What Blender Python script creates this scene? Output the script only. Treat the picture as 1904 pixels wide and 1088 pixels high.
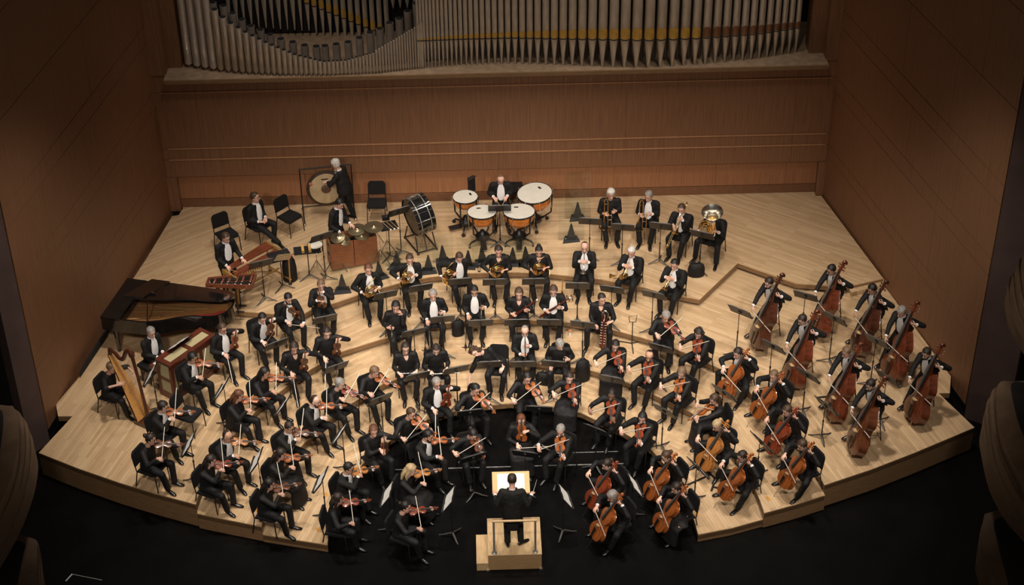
import bpy, math, random
from mathutils import Vector as V, Matrix as M
for _o in list(bpy.data.objects): bpy.data.objects.remove(_o)
SC = bpy.context.scene
COL = SC.collection
R = math.radians
random.seed(7)
# ------------------------------------------------------------------ camera
CAM = V((-0.52, -25.57, 25.09)); YAW, PIT, ROL = R(1.24), R(36.0), R(-0.73); FPX = 3342.2; IW, IH = 1904, 1088
FW = V((math.sin(YAW)*math.cos(PIT), math.cos(YAW)*math.cos(PIT), -math.sin(PIT)))
_r = V((math.cos(YAW), -math.sin(YAW), 0)); _u = _r.cross(FW)
RT = _r*math.cos(ROL)+_u*math.sin(ROL); UP = -_r*math.sin(ROL)+_u*math.cos(ROL)
cd = bpy.data.cameras.new('camera'); cam = bpy.data.objects.new('camera', cd); COL.objects.link(cam)
cd.sensor_width = 36; cd.lens = FPX/IW*36; cd.clip_start = .5; cd.clip_end = 200
cam.matrix_world = M(((RT.x, UP.x, -FW.x, CAM.x), (RT.y, UP.y, -FW.y, CAM.y), (RT.z, UP.z, -FW.z, CAM.z), (0, 0, 0, 1)))
SC.camera = cam
def ray(px, py): return (FW + RT*((px-IW/2)/FPX) + UP*((IH/2-py)/FPX))
def at(px, py, z):                       # the point of height z that the photograph shows at a pixel
    d = ray(px, py); return CAM + d*((z-CAM.z)/d.z)
def atY(px, py, y):
    d = ray(px, py); return CAM + d*((y-CAM.y)/d.y)
LV = [0.0, .2, .4, .6, .8]               # heights of the stage levels
# ------------------------------------------------------------------ world, lamps, exposure
W = bpy.data.worlds.new('hall'); SC.world = W; W.use_nodes = True
W.node_tree.nodes['Background'].inputs[0].default_value = (1, .86, .72, 1)
W.node_tree.nodes['Background'].inputs[1].default_value = .05
SC.view_settings.view_transform = 'Standard'; SC.view_settings.look = 'None'
SC.view_settings.gamma = 1; SC.view_settings.use_curve_mapping = False
SC.view_settings.exposure = 0.30
def spot(x, y, z, tx, ty, power, ang=62, rad=.35, col=(1, .90, .79)):
    l = bpy.data.lights.new('stage_lamp', 'SPOT'); l.energy = power; l.spot_size = R(ang); l.spot_blend = .9
    l.shadow_soft_size = rad; l.color = col
    o = bpy.data.objects.new('stage_lamp', l); COL.objects.link(o); o.location = (x, y, z)
    o.rotation_euler = (V((tx, ty, .5))-V((x, y, z))).to_track_quat('-Z', 'Y').to_euler()
for (x, y, tx, ty, p) in LAMPS if 'LAMPS' in globals() else [
    (-6.2, 2.6, -7.3, 3.6, 1.4), (-3.2, 2.5, -3.2, 3.0, 1.0), (0, 2.2, 0, 2.6, .95), (3.2, 2.5, 3.2, 3.0, 1.0), (6.2, 2.6, 7.3, 3.6, 1.3),
    (-4.8, 7, -4.6, 7.0, .72), (-1.6, 7, -1.6, 7.2, .74), (1.6, 7, 1.6, 7.2, .74), (4.8, 7, 4.6, 7.0, .72), (0, 10, 0, 9.8, .32), (-4.5, 10, -4.5, 9.8, .30), (4.5, 10, 4.5, 9.8, .30)]:
    spot(x, y, 13.0, tx, ty, 1400*p)
for x in (-7, -2.4, 2.4, 7): spot(x, -9.5, 15.5, x*.56, 5.2, 3900, 41, .5)        # front of house bridge
for x in (-4.5, 4.5): spot(x, 5.0, 14.5, x*.9, 14.5, 400, 60, .4)                  # dim wash on the organ
# ------------------------------------------------------------------ materials
MATS = {}
def mat(name, col, rough=.6, metal=0.0, var=.12, scale=8.0, bump=0.0, coat=0.0, stretch=None, spec=.5, coords='Object'):
    if name in MATS: return MATS[name]
    m = bpy.data.materials.new(name); m.use_nodes = True; nt = m.node_tree; b = nt.nodes['Principled BSDF']
    b.inputs['Roughness'].default_value = rough; b.inputs['Metallic'].default_value = metal
    b.inputs['Coat Weight'].default_value = coat; b.inputs['Specular IOR Level'].default_value = spec
    tc = nt.nodes.new('ShaderNodeTexCoord'); mp = nt.nodes.new('ShaderNodeMapping')
    nt.links.new(tc.outputs[coords], mp.inputs[0])
    if stretch: mp.inputs['Scale'].default_value = stretch
    n = nt.nodes.new('ShaderNodeTexNoise'); n.inputs['Scale'].default_value = scale; n.inputs['Detail'].default_value = 4
    nt.links.new(mp.outputs[0], n.inputs['Vector'])
    cr = nt.nodes.new('ShaderNodeValToRGB'); nt.links.new(n.outputs[0], cr.inputs[0])
    cr.color_ramp.elements[0].position = .3; cr.color_ramp.elements[1].position = .7
    cr.color_ramp.elements[0].color = tuple(c*(1-var) for c in col)+(1,)
    cr.color_ramp.elements[1].color = tuple(min(1, c*(1+var)) for c in col)+(1,)
    nt.links.new(cr.outputs[0], b.inputs['Base Color'])
    if bump:
        bp = nt.nodes.new('ShaderNodeBump'); bp.inputs['Strength'].default_value = bump; bp.inputs['Distance'].default_value = .04 if bump > .5 else .01
        nt.links.new(n.outputs[0], bp.inputs['Height']); nt.links.new(bp.outputs[0], b.inputs['Normal'])
    MATS[name] = m; return m
def clear_mat(name):
    m = bpy.data.materials.new(name); m.use_nodes = True; nt = m.node_tree; nt.nodes.clear()
    o = nt.nodes.new('ShaderNodeOutputMaterial'); t = nt.nodes.new('ShaderNodeBsdfTransparent'); g = nt.nodes.new('ShaderNodeBsdfGlossy')
    g.inputs['Roughness'].default_value = .05; t.inputs[0].default_value = (.93, .95, .94, 1)
    f = nt.nodes.new('ShaderNodeFresnel'); f.inputs[0].default_value = 1.3; x = nt.nodes.new('ShaderNodeMixShader')
    nt.links.new(f.outputs[0], x.inputs[0]); nt.links.new(t.outputs[0], x.inputs[1]); nt.links.new(g.outputs[0], x.inputs[2])
    nt.links.new(x.outputs[0], o.inputs[0]); return m
def stage_wood(name, cx, cy):
    """Narrow oak strips laid square to the wedge of the fan that they lie in (45 degree wedges round the podium)."""
    m = bpy.data.materials.new(name); m.use_nodes = True; nt = m.node_tree; L = nt.links; b = nt.nodes['Principled BSDF']
    def mth(op, a, c=None):
        n = nt.nodes.new('ShaderNodeMath'); n.operation = op
        for i, q in enumerate((a, c)):
            if q is None: continue
            if isinstance(q, (int, float)): n.inputs[i].default_value = q
            else: L.new(q, n.inputs[i])
        return n.outputs[0]
    tc = nt.nodes.new('ShaderNodeNewGeometry'); sp = nt.nodes.new('ShaderNodeSeparateXYZ'); L.new(tc.outputs['Position'], sp.inputs[0])
    x = mth('SUBTRACT', sp.outputs[0], cx); y = mth('SUBTRACT', sp.outputs[1], cy)
    a = mth('ARCTAN2', y, x); st = R(36)
    s = mth('MULTIPLY', mth('ROUND', mth('DIVIDE', mth('SUBTRACT', a, R(90)), st)), st)
    c_, s_ = mth('COSINE', s), mth('SINE', s)
    u = mth('ADD', mth('MULTIPLY', x, c_), mth('MULTIPLY', y, s_)); v = mth('SUBTRACT', mth('MULTIPLY', y, c_), mth('MULTIPLY', x, s_))
    cb = nt.nodes.new('ShaderNodeCombineXYZ'); L.new(u, cb.inputs[0]); L.new(v, cb.inputs[1]); L.new(mth('MULTIPLY', s, 3.7), cb.inputs[2])
    br = nt.nodes.new('ShaderNodeTexBrick'); L.new(cb.outputs[0], br.inputs['Vector'])
    br.inputs['Scale'].default_value = 1; br.inputs['Brick Width'].default_value = 1.1; br.inputs['Row Height'].default_value = .064
    br.inputs['Mortar Size'].default_value = .0016; br.inputs['Bias'].default_value = 0; br.offset = .37; br.offset_frequency = 3
    br.inputs['Color1'].default_value = (.54, .365, .205, 1); br.inputs['Color2'].default_value = (.69, .505, .31, 1); br.inputs['Mortar'].default_value = (.30, .18, .085, 1)
    n = nt.nodes.new('ShaderNodeTexNoise'); n.inputs['Scale'].default_value = 1.0; n.inputs['Detail'].default_value = 5
    mp = nt.nodes.new('ShaderNodeMapping'); mp.inputs['Scale'].default_value = (2.5, 30, 1); L.new(cb.outputs[0], mp.inputs[0]); L.new(mp.outputs[0], n.inputs['Vector'])
    mx = nt.nodes.new('ShaderNodeMix'); mx.data_type = 'RGBA'; mx.blend_type = 'MULTIPLY'; mx.inputs[0].default_value = .8
    cr = nt.nodes.new('ShaderNodeValToRGB'); cr.color_ramp.elements[0].color = (.66, .60, .53, 1); cr.color_ramp.elements[1].color = (1.1, 1.1, 1.1, 1)
    L.new(n.outputs[0], cr.inputs[0]); L.new(br.outputs[0], mx.inputs[6]); L.new(cr.outputs[0], mx.inputs[7])
    # the joint strips between wedges
    e = mth('ABSOLUTE', mth('SUBTRACT', mth('SUBTRACT', a, R(90)), s))
    edge = mth('GREATER_THAN', mth('MULTIPLY', mth('SUBTRACT', e, st/2), mth('SQRT', mth('ADD', mth('MULTIPLY', x, x), mth('MULTIPLY', y, y)))), -.035)
    mx2 = nt.nodes.new('ShaderNodeMix'); mx2.data_type = 'RGBA'; L.new(mth('MULTIPLY', edge, .6), mx2.inputs[0]); L.new(mx.outputs[2], mx2.inputs[6]); mx2.inputs[7].default_value = (.42, .25, .12, 1)
    L.new(mx2.outputs[2], b.inputs['Base Color']); b.inputs['Roughness'].default_value = .42; b.inputs['Coat Weight'].default_value = .12
    bp = nt.nodes.new('ShaderNodeBump'); bp.inputs['Strength'].default_value = .25; bp.inputs['Distance'].default_value = .004; bp.invert = True
    L.new(br.outputs['Fac'], bp.inputs['Height']); L.new(bp.outputs[0], b.inputs['Normal'])
    return m
def grain(name, col, rough=.5, k=1.0, var=.22):
    """Veneer with fine upright ribs and a soft slow variation."""
    if name in MATS: return MATS[name]
    m = mat(name, col, rough, var=var, scale=1.0, stretch=(42*k, 42*k, 1.1*k), bump=.12, coords='Object'); return m
BLACK = mat('black_floor', (.0022, .0020, .0020), .40, var=.4, scale=1.5, spec=.13)
SUIT = mat('black_wool', (.0095, .009, .009), .75, var=.25, scale=9, spec=.3, bump=.6)
DRESS = mat('black_cloth', (.0085, .0078, .0085), .68, var=.25, scale=8, spec=.35, bump=.52)
SHIRT = mat('white_shirt', (.93, .92, .92), .7, var=.02)
SHOE = mat('black_leather', (.009, .008, .008), .22, var=.2)
CHROME = mat('chrome', (.75, .74, .72), .16, 1.0, var=.1)
BRASS = mat('brass', (.80, .53, .20), .2, 1.0, var=.1)
SILVER = mat('silver_plate', (.80, .76, .68), .2, 1.0, var=.1)
BLKM = mat('black_metal', (.011, .010, .010), .42, var=.2)
BLKP = mat('black_cushion', (.010, .009, .0095), .85, var=.3, scale=30, spec=.3)
EBONY = mat('ebony', (.014, .010, .008), .3, var=.3)
PAPER = mat('white_paper', (.80, .79, .76), .7, var=.06, scale=5)
SKINS = [mat('skin_%s' % n, c, .5, var=.1, scale=18) for n, c in (('fair', (.74, .47, .36)), ('rosy', (.70, .41, .31)), ('tan', (.58, .33, .22)), ('brown', (.27, .14, .085)))]
HAIRC = {k: mat('hair_'+k, c, .55, var=.35, scale=40, stretch=(1, 1, .3)) for k, c in dict(black=(.010, .007, .006), dark=(.022, .013, .009), brown=(.058, .030, .016), auburn=(.11, .04, .018), red=(.17, .06, .025), blonde=(.42, .30, .16), grey=(.24, .22, .20), white=(.58, .56, .52), sandy=(.15, .09, .05)).items()}
LIP = mat('lip', (.34, .12, .10), .5); EYE = mat('eye_dark', (.015, .01, .008), .25)
VARN = {k: mat('varnish_'+k, c, .24, var=.28, scale=5, stretch=(6, 1, 1), coat=.5) for k, c in dict(orange=(.31, .085, .020), amber=(.40, .155, .038), red=(.21, .040, .015), brown=(.135, .042, .016), dark=(.075, .024, .012)).items()}
STRING = mat('string_steel', (.6, .58, .55), .3, .8)
# ------------------------------------------------------------------ mesh building
class MB:
    def __init__(s): s.v = []; s.f = []; s.m = []
    def add(s, vs, fs, m=0):
        k = len(s.v); s.v += [tuple(p) for p in vs]; s.f += [tuple(i+k for i in f) for f in fs]; s.m += [m]*len(fs)
    def box(s, c, size, rot=None, m=0):
        c = V(c); hx, hy, hz = (q/2 for q in size); vs = [V((x, y, z)) for x in (-hx, hx) for y in (-hy, hy) for z in (-hz, hz)]
        if rot is not None: vs = [rot @ p for p in vs]
        s.add([p+c for p in vs], [(0, 1, 3, 2), (4, 6, 7, 5), (0, 4, 5, 1), (2, 3, 7, 6), (0, 2, 6, 4), (1, 5, 7, 3)], m)
    def tube(s, pts, rad, n=8, m=0, hint=None, cap=True, closed=False):
        pts = [V(p) for p in pts]; k = len(pts)
        if not isinstance(rad, (list, tuple)): rad = [rad]*k
        rad = [(r, r) if not isinstance(r, tuple) else r for r in rad]
        ts = []
        for i in range(k):
            a = pts[(i-1) % k] if (closed or i > 0) else pts[i]; b = pts[(i+1) % k] if (closed or i < k-1) else pts[i]
            t = b-a; ts.append(t.normalized() if t.length > 1e-9 else V((0, 0, 1)))
        x = V(hint) if hint is not None else (V((1, 0, 0)) if abs(ts[0].x) < .8 else V((0, 1, 0)))
        vs = []
        for i in range(k):
            t = ts[i]; x = x-t*x.dot(t); x = x.normalized() if x.length > 1e-6 else t.orthogonal().normalized(); y = t.cross(x)
            a, b = rad[i]
            for j in range(n):
                w = 2*math.pi*j/n; vs.append(pts[i]+x*(a*math.cos(w))+y*(b*math.sin(w)))
        fs = []
        for i in range(k if closed else k-1):
            i2 = (i+1) % k
            for j in range(n):
                j2 = (j+1) % n; fs.append((i*n+j, i*n+j2, i2*n+j2, i2*n+j))
        if cap and not closed:
            fs.append(tuple(range(n))[::-1]); fs.append(tuple((k-1)*n+j for j in range(n)))
        s.add(vs, fs, m)
    def ball(s, c, r, m=0, n=10, k=6, rot=None):
        c = V(c); r = V(r) if isinstance(r, (tuple, list, V)) else V((r, r, r)); vs = [V((0, 0, -r.z))]
        for i in range(1, k):
            a = -math.pi/2+math.pi*i/k
            for j in range(n): w = 2*math.pi*j/n; vs.append(V((r.x*math.cos(a)*math.cos(w), r.y*math.cos(a)*math.sin(w), r.z*math.sin(a))))
        vs.append(V((0, 0, r.z))); e = len(vs)-1; fs = [(0, 1+(j+1) % n, 1+j) for j in range(n)]
        for i in range(k-2):
            for j in range(n): fs.append((1+i*n+j, 1+i*n+(j+1) % n, 1+(i+1)*n+(j+1) % n, 1+(i+1)*n+j))
        fs += [(e, 1+(k-2)*n+j, 1+(k-2)*n+(j+1) % n) for j in range(n)]
        if rot is not None: vs = [rot @ p for p in vs]
        s.add([p+c for p in vs], fs, m)
    def lathe(s, prof, n=24, m=0, mx=None, cap=True):
        vs = []
        for r, z in prof:
            for j in range(n): w = 2*math.pi*j/n; vs.append(V((r*math.cos(w), r*math.sin(w), z)))
        fs = [(i*n+j, i*n+(j+1) % n, (i+1)*n+(j+1) % n, (i+1)*n+j) for i in range(len(prof)-1) for j in range(n)]
        if cap:
            if prof[0][0] > 1e-6: fs.append(tuple(range(n))[::-1])
            if prof[-1][0] > 1e-6: fs.append(tuple((len(prof)-1)*n+j for j in range(n)))
        if mx is not None: vs = [mx @ p for p in vs]
        s.add(vs, fs, m)
    def prism(s, out, z0, z1, m=0, mx=None):
        n = len(out)
        ar = sum(out[i][0]*out[(i+1) % n][1]-out[(i+1) % n][0]*out[i][1] for i in range(n))
        if ar < 0: out = out[::-1]
        vs = [V((p[0], p[1], z0)) for p in out]+[V((p[0], p[1], z1)) for p in out]
        fs = [tuple(range(n))[::-1], tuple(range(n, 2*n))]+[(i, (i+1) % n, n+(i+1) % n, n+i) for i in range(n)]
        if mx is not None: vs = [mx @ p for p in vs]
        s.add(vs, fs, m)
    def mesh(s, name, mats, smooth=True, ang=42):
        me = bpy.data.meshes.new(name); me.from_pydata(s.v, [], s.f)
        for q in (mats if isinstance(mats, (list, tuple)) else [mats]): me.materials.append(q)
        if any(s.m): me.polygons.foreach_set('material_index', s.m)
        if smooth:
            me.shade_smooth(); me.set_sharp_from_angle(angle=R(ang))
        me.update(); return me
    def build(s, name, mats, parent=None, smooth=True, ang=42): return link(name, s.mesh(name, mats, smooth, ang), parent)
def link(name, data, parent=None, mx=None):
    o = bpy.data.objects.new(name, data); COL.objects.link(o)
    if parent is not None: o.parent = parent
    if mx is not None: o.matrix_basis = mx
    return o
def tag(o, label=None, cat=None, group=None, kind=None):
    if label: o['label'] = label
    if cat: o['category'] = cat
    if group: o['group'] = group
    if kind: o['kind'] = kind
    return o
def empty(name, label=None, cat=None, group=None, mx=None):
    o = link(name, None, None, mx); o.empty_display_size = .1; return tag(o, label, cat, group)
KIDS = {}
def copy_tree(o, parent=None, swap=None):
    c = o.copy(); COL.objects.link(c); c.parent = parent
    for k in ('label', 'category', 'group'):
        if parent is None and k in c: del c[k]
    if swap and c.type == 'MESH':
        for i, sl in enumerate(c.material_slots):
            if sl.material in swap: sl.link = 'OBJECT'; sl.material = swap[sl.material] if False else swap.get(sl.material, sl.material)
    for ch in list(o.children): copy_tree(ch, c, swap)
    return c
class Proto:
    """First use takes the original, later uses take copies of it and of its parts."""
    def __init__(s, fn): s.fn = fn; s.o = None; s.used = False; s.kids = []
    def new(s, mx, label, cat, group=None):
        if s.o is None: s.o = s.fn(); s.kids = [(c, list(c.children)) for c in s.o.children]; o = s.o
        else:
            o = s.o.copy(); COL.objects.link(o)
            for c, gs in s.kids:
                c2 = c.copy(); COL.objects.link(c2); c2.parent = o
                for g in gs: g2 = g.copy(); COL.objects.link(g2); g2.parent = c2
            for k in ('group',):
                if k in o: del o[k]
        o.matrix_basis = mx; return tag(o, label, cat, group)
def place(x, y, z, deg=0): return M.Translation((x, y, z)) @ M.Rotation(R(deg), 4, 'Z')
def axes(o, y, zh):
    """Matrix with its Y axis along y and its Z axis near zh."""
    y = V(y).normalized(); zh = V(zh); z = (zh-y*zh.dot(y)).normalized(); x = y.cross(z); o = V(o)
    return M(((x.x, y.x, z.x, o.x), (x.y, y.y, z.y, o.y), (x.z, y.z, z.z, o.z), (0, 0, 0, 1)))
def spline(pts, n=6):
    """Catmull-Rom through the points."""
    p = [V(q) for q in pts]; p = [p[0]*2-p[1]]+p+[p[-1]*2-p[-2]]; out = []
    for i in range(1, len(p)-2):
        for k in range(n):
            t = k/n; a, b, c, d = p[i-1:i+3]
            out.append(.5*((2*b)+(c-a)*t+(2*a-5*b+4*c-d)*t*t+(3*b-a-3*c+d)*t**3))
    return out+[p[-2]]
# ------------------------------------------------------------------ the setting
OAK = stage_wood('oak_strip_floor', 0, .3)
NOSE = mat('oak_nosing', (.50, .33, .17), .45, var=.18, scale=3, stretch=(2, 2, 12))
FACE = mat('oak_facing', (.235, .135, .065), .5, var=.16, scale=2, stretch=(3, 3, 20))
WALLW = grain('wall_veneer', (.225, .104, .050), .5)
WALLB = grain('dado_veneer', (.33, .145, .066), .5, 1.2)
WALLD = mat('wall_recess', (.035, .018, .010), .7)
PROSC = mat('proscenium_plaster', (.10, .062, .055), .75, var=.15, scale=2)
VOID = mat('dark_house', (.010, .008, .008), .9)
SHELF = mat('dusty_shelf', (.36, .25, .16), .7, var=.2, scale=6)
def struct(mb, name, mats, **k): return tag(mb.build(name, mats, None, **k), kind='structure')
m = MB(); m.box((0, 0, -.1), (60, 50, .2)); struct(m, 'floor', BLACK, smooth=False)
def pix(lst, z): return [at(x, y, z) for x, y in lst]
# riser fronts (pixels of the top edge), from the front left round the back to the front right
D = [(609, 1013), (612, 975), (640, 915), (674, 863), (731, 815), (795, 780), (870, 757), (950, 750), (1020, 755), (1081, 768), (1106, 780), (1160, 805), (1210, 835), (1250, 880), (1275, 925), (1293, 975), (1298, 994)]
C_ = [(486, 979), (500, 915), (560, 830), (600, 790), (652, 751), (671, 740), (717, 711), (800, 688), (870, 677), (942, 671), (1000, 675), (1088, 686), (1119, 694), (1165, 710), (1212, 732), (1284, 766), (1340, 812), (1390, 880), (1413, 930), (1421, 954)]
B = [(364, 938), (385, 880), (430, 815), (480, 760), (527, 723), (577, 687), (637, 653), (712, 630), (800, 606), (870, 596), (942, 592), (1055, 599), (1140, 613), (1202, 630), (1255, 648), (1345, 688), (1400, 735), (1460, 795), (1505, 855), (1533, 902)]
A = [(222, 557), (330, 566), (428, 577), (500, 583), (561, 586), (582, 574), (624, 563), (667, 548), (740, 527), (800, 515), (870, 508), (961, 506), (1022, 509), (1116, 519), (1197, 534), (1226, 543), (1301, 557), (1372, 489), (1480, 527), (1572, 534), (1642, 518)]
LW = [(72, 842), (135, 774), (108, 774), (104, 752), (143, 706), (201, 620), (222, 566)]            # left edge of level 3 going back
RW = [(1642, 519), (1655, 546), (1745, 669), (1768, 700), (1766, 731), (1745, 731), (1812, 795)]      # right edge coming forward
FL = [(364, 938), (290, 918), (220, 897), (145, 871), (72, 842)]
FRT = [(1812, 795), (1700, 842), (1620, 873), (1533, 902)]
BKL = [(340, 388), (332, 398), (320, 402), (273, 480), (222, 557)]
L3b = pix(FL+LW[1:], LV[3]); R3b = pix(RW+FRT[1:], LV[3])
bk = [V((-8.0, 11.9, 0)), V((8.0, 11.9, 0))]
def xy(l): return [(p.x, p.y) for p in l]
pA = xy(pix(A, LV[4])); pB = xy(pix(B, LV[3])); pC = xy(pix(C_, LV[2])); pD = xy(pix(D, LV[1]))
L4 = pA+xy(pix([(1640, 515), (1527, 364), (1516, 364), (1515, 359)], LV[4]))+[(7.82, 11.9), (-7.8, 11.9)]+xy(pix([(340, 388), (332, 400), (320, 402), (273, 480)], LV[4]))
rside = xy(pix([(1655, 546), (1745, 669), (1768, 700), (1766, 731), (1745, 731), (1812, 795)], LV[3])); fr = xy(pix([(1700, 842), (1620, 873)], LV[3]))
lside = xy(pix([(222, 566), (201, 620), (143, 706), (104, 752), (108, 774), (135, 774), (72, 842)], LV[3])); fl = xy(pix([(145, 871), (220, 897), (290, 918)], LV[3]))
L3 = pB+fr[::-1]+rside[::-1]+[(8.3, 10.2), (-8.4, 10.2)]+lside+fl
fr2 = xy(pix([(1533, 921), (1480, 938)], LV[2])); fl2 = xy(pix([(430, 968), (367, 955)], LV[2]))
def off(p, q): return (p[0]+q[0], p[1]+q[1])
L2 = pC+fr2[::-1]+[off(pB[-1], (.0, .05)), (8.4, 3.9), (7.6, 9.5), (-7.6, 9.5), (-8.4, 3.9), off(pB[0], (0, .05))]+fl2[::-1]
fr1 = xy(pix([(1418, 966), (1360, 982)], LV[1])); fl1 = xy(pix([(550, 1004), (489, 994)], LV[1]))
L1 = pD+fr1[::-1]+[off(pC[-1], (0, .05)), (7.0, 3.6), (6.8, 8.5), (-6.8, 8.5), (-7.0, 3.6), off(pC[0], (0, .05))]+fl1[::-1]
def inset(poly, d, c=(0, 4)):                # the recessed base stands d further from the fan's centre, under the nosing
    out = []
    n = len(poly)
    ar = sum(poly[i][0]*poly[(i+1) % n][1]-poly[(i+1) % n][0]*poly[i][1] for i in range(n)); sg = 1 if ar > 0 else -1
    for i in range(n):
        a, b, e = V(poly[i-1]), V(poly[i]), V(poly[(i+1) % n]); t1 = (b-a).normalized(); t2 = (e-b).normalized()
        nn = V((-(t1.y+t2.y), t1.x+t2.x)); nn = nn.normalized()*sg if nn.length > 1e-6 else V((-t1.y, t1.x))*sg
        out.append((b.x+nn.x*d, b.y+nn.y*d))
    return out
for k, (poly, z) in enumerate(((L1, LV[1]), (L2, LV[2]), (L3, LV[3]), (L4, LV[4]))):
    n = len(poly); s = MB()
    ar = sum(poly[i][0]*poly[(i+1) % n][1]-poly[(i+1) % n][0]*poly[i][1] for i in range(n))
    if ar < 0: poly = poly[::-1]
    vs = [(p[0], p[1], z) for p in poly]+[(p[0], p[1], z-.022) for p in poly]; s.add(vs, [tuple(range(n))], 0)
    s.add(vs, [(i, n+i, n+(i+1) % n, (i+1) % n) for i in range(n)], 1)
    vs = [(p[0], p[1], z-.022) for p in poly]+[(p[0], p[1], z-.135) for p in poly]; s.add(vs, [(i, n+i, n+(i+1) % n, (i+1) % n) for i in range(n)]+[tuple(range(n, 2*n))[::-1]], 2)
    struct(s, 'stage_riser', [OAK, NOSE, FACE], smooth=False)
    b = MB(); b.prism(inset(poly, .07), z-.2 if k else 0, z-.135); struct(b, 'riser_base', VOID, smooth=False)  # black colour stands for the shade in the recess under the nosing
# straight facing below the curved front edge, down to the black apron
def fascia(pts, z1, z0=0.0, d=.02, name='stage_fascia'):
    s = MB(); p = [V((q[0], q[1], 0)) for q in pts]
    for a, b_ in zip(p, p[1:]):
        t = (b_-a).normalized(); nn = V((t.y, -t.x, 0)); nn = nn if nn.y < 0 else -nn
        o = nn*-d; s.add([a+V((0, 0, z0)), b_+V((0, 0, z0)), b_+V((0, 0, z1)), a+V((0, 0, z1)), a+o+V((0, 0, z0)), b_+o+V((0, 0, z0)), b_+o+V((0, 0, z1)), a+o+V((0, 0, z1))],
            [(0, 1, 2, 3), (5, 4, 7, 6), (3, 2, 6, 7), (0, 4, 5, 1), (0, 3, 7, 4), (1, 5, 6, 2)])
    struct(s, name, FACE, smooth=False)
fascia([lside[-1]]+fl+[pB[0]], LV[3]-.03, 0.0); fascia([pB[-1]]+fr[::-1]+[rside[-1]], LV[3]-.03, 0.0)
fascia([fl2[-1], fl2[0], pC[0]], LV[2]-.03); fascia([pC[-1]]+fr2[::-1], LV[2]-.03)
fascia([fl1[-1], fl1[0], pD[0]], LV[1]-.03); fascia([pD[-1]]+fr1[::-1], LV[1]-.03)
fascia([pC[0], fl1[-1]], LV[1]-.02); fascia([pB[0], fl2[-1]], LV[2]-.02); fascia([pC[-1], fr1[0]], LV[1]-.02); fascia([pB[-1], fr2[0]], LV[2]-.02)
# step at the right wall
s = MB(); q = [at(1582, 552, .6), at(1648, 536, .6), at(1640, 520, .6), at(1574, 537, .6)]
s.prism(xy(q), .58, .72); struct(s, 'stage_step', [OAK], smooth=False)
# panelled walls: a dark backing and separate boards with open joints
def wall(name, p0, p1, rows, splits, z0, mats, thick=.04, gap=.016, gx=.005, back=WALLD, ztop=None, hair=0.0):
    p0, p1 = V((p0[0], p0[1], 0)), V((p1[0], p1[1], 0)); t = (p1-p0).normalized(); Lw = (p1-p0).length
    nn = V((-t.y, t.x, 0))                   # away from the room when p0 -> p1 has the room on its right
    a = math.degrees(math.atan2(t.y, t.x)); s = MB()
    s.box((Lw/2, .12+thick/2, (rows[0]+rows[-1])/2), (Lw, .16, rows[-1]-rows[0]))
    w = tag(s.build(name, back, None, smooth=False), kind='structure'); w.matrix_basis = place(p0.x, p0.y, 0, a)
    for i in range(len(rows)-1):
        sp = [0]+list(splits[i % len(splits)])+[1]
        for j in range(len(sp)-1):
            b = MB(); x0, x1 = sp[j]*Lw+gx/2, sp[j+1]*Lw-gx/2; za, zb = rows[i]+gap/2, rows[i+1]-gap/2
            b.box(((x0+x1)/2, thick/2+random.uniform(0, .003), (za+zb)/2), (x1-x0, thick, zb-za)); b.build('panel', mats[i % len(mats)], w, smooth=False)
    return w
SR = [.35, 1.95, 2.25, 3.75, 4.15, 5.45, 5.9, 7.6, 9.5, 12]
SS = [(.22, .5, .77), (.12, .36, .63, .85), (.3, .58, .84), (.18, .46, .72)]
wall('wall_left', (-9.78, 3.95), (-8.05, 11.75), SR, SS, 0, [WALLW])
wall('wall_right', (7.97, 11.8), (9.82, 3.95), SR, [tuple(1-x for x in q[::-1]) for q in SS], 0, [WALLW])
BR = [1.75, 2.25, 2.56, 4.10, 4.58]
wall('wall_back', (-8.1, 11.66), (8.1, 11.66), BR, [(.06, .5, .94), (.06, .94), (.06, .31, .69, .94), (.06, .94)], 0, [WALLW], thick=.06)
for z, h in ((2.25, .022), (2.56, .022), (4.10, .022)):
    s = MB(); s.box((0, 11.652, z), (15.9, .03, h)); struct(s, 'trim_3', mat('pale_bead', (.46, .24, .12), .5), smooth=False)
# recessed dado between two piers, dark kick board below
wall('wall_dado', (-7.85, 11.78), (7.85, 11.78), [.78, 1.05, 1.68], [(.5,), (.07, .22, .37, .53, .68, .84, .95)], 0, [mat('kick_board', (.19, .085, .04), .55), WALLB], thick=.03)
s = MB(); s.box((0, 11.86, 1.72), (15.7, .08, .09)); struct(s, 'reveal_shade', WALLD, smooth=False)  # dark strip added for the shade in the reveal above the dado
for sx in (-1, 1):
    s = MB(); s.box((sx*7.98, 11.78, 1.27), (.3, .3, .96)); struct(s, 'wall_pier', WALLW, smooth=False)
# organ loft floor and side cheeks
s = MB(); s.box((.0, 12.5, 4.60), (15.5, 2.4, .05)); struct(s, 'organ_shelf', SHELF, smooth=False)
s = MB(); s.box((0, 11.28, 4.59), (15.45, .05, .09)); s.box((0, 11.45, 4.55), (15.3, .30, .03)); struct(s, 'trim_1', FACE, smooth=False)
for i, sx in enumerate((-1, 1)):
    s = MB(); s.box((sx*7.93, 11.85, 8.3), (.42, .5, 7.4)); s.box((sx*7.62+(-.02 if sx < 0 else 0), 12.15, 8.3), (.5, .5, 7.36)); struct(s, 'wall_organ_pier', WALLW, smooth=False)
s = MB(); s.box((0, 13.6, 7.5), (17, .2, 6)); struct(s, 'wall_organ_back', VOID, smooth=False)
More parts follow.
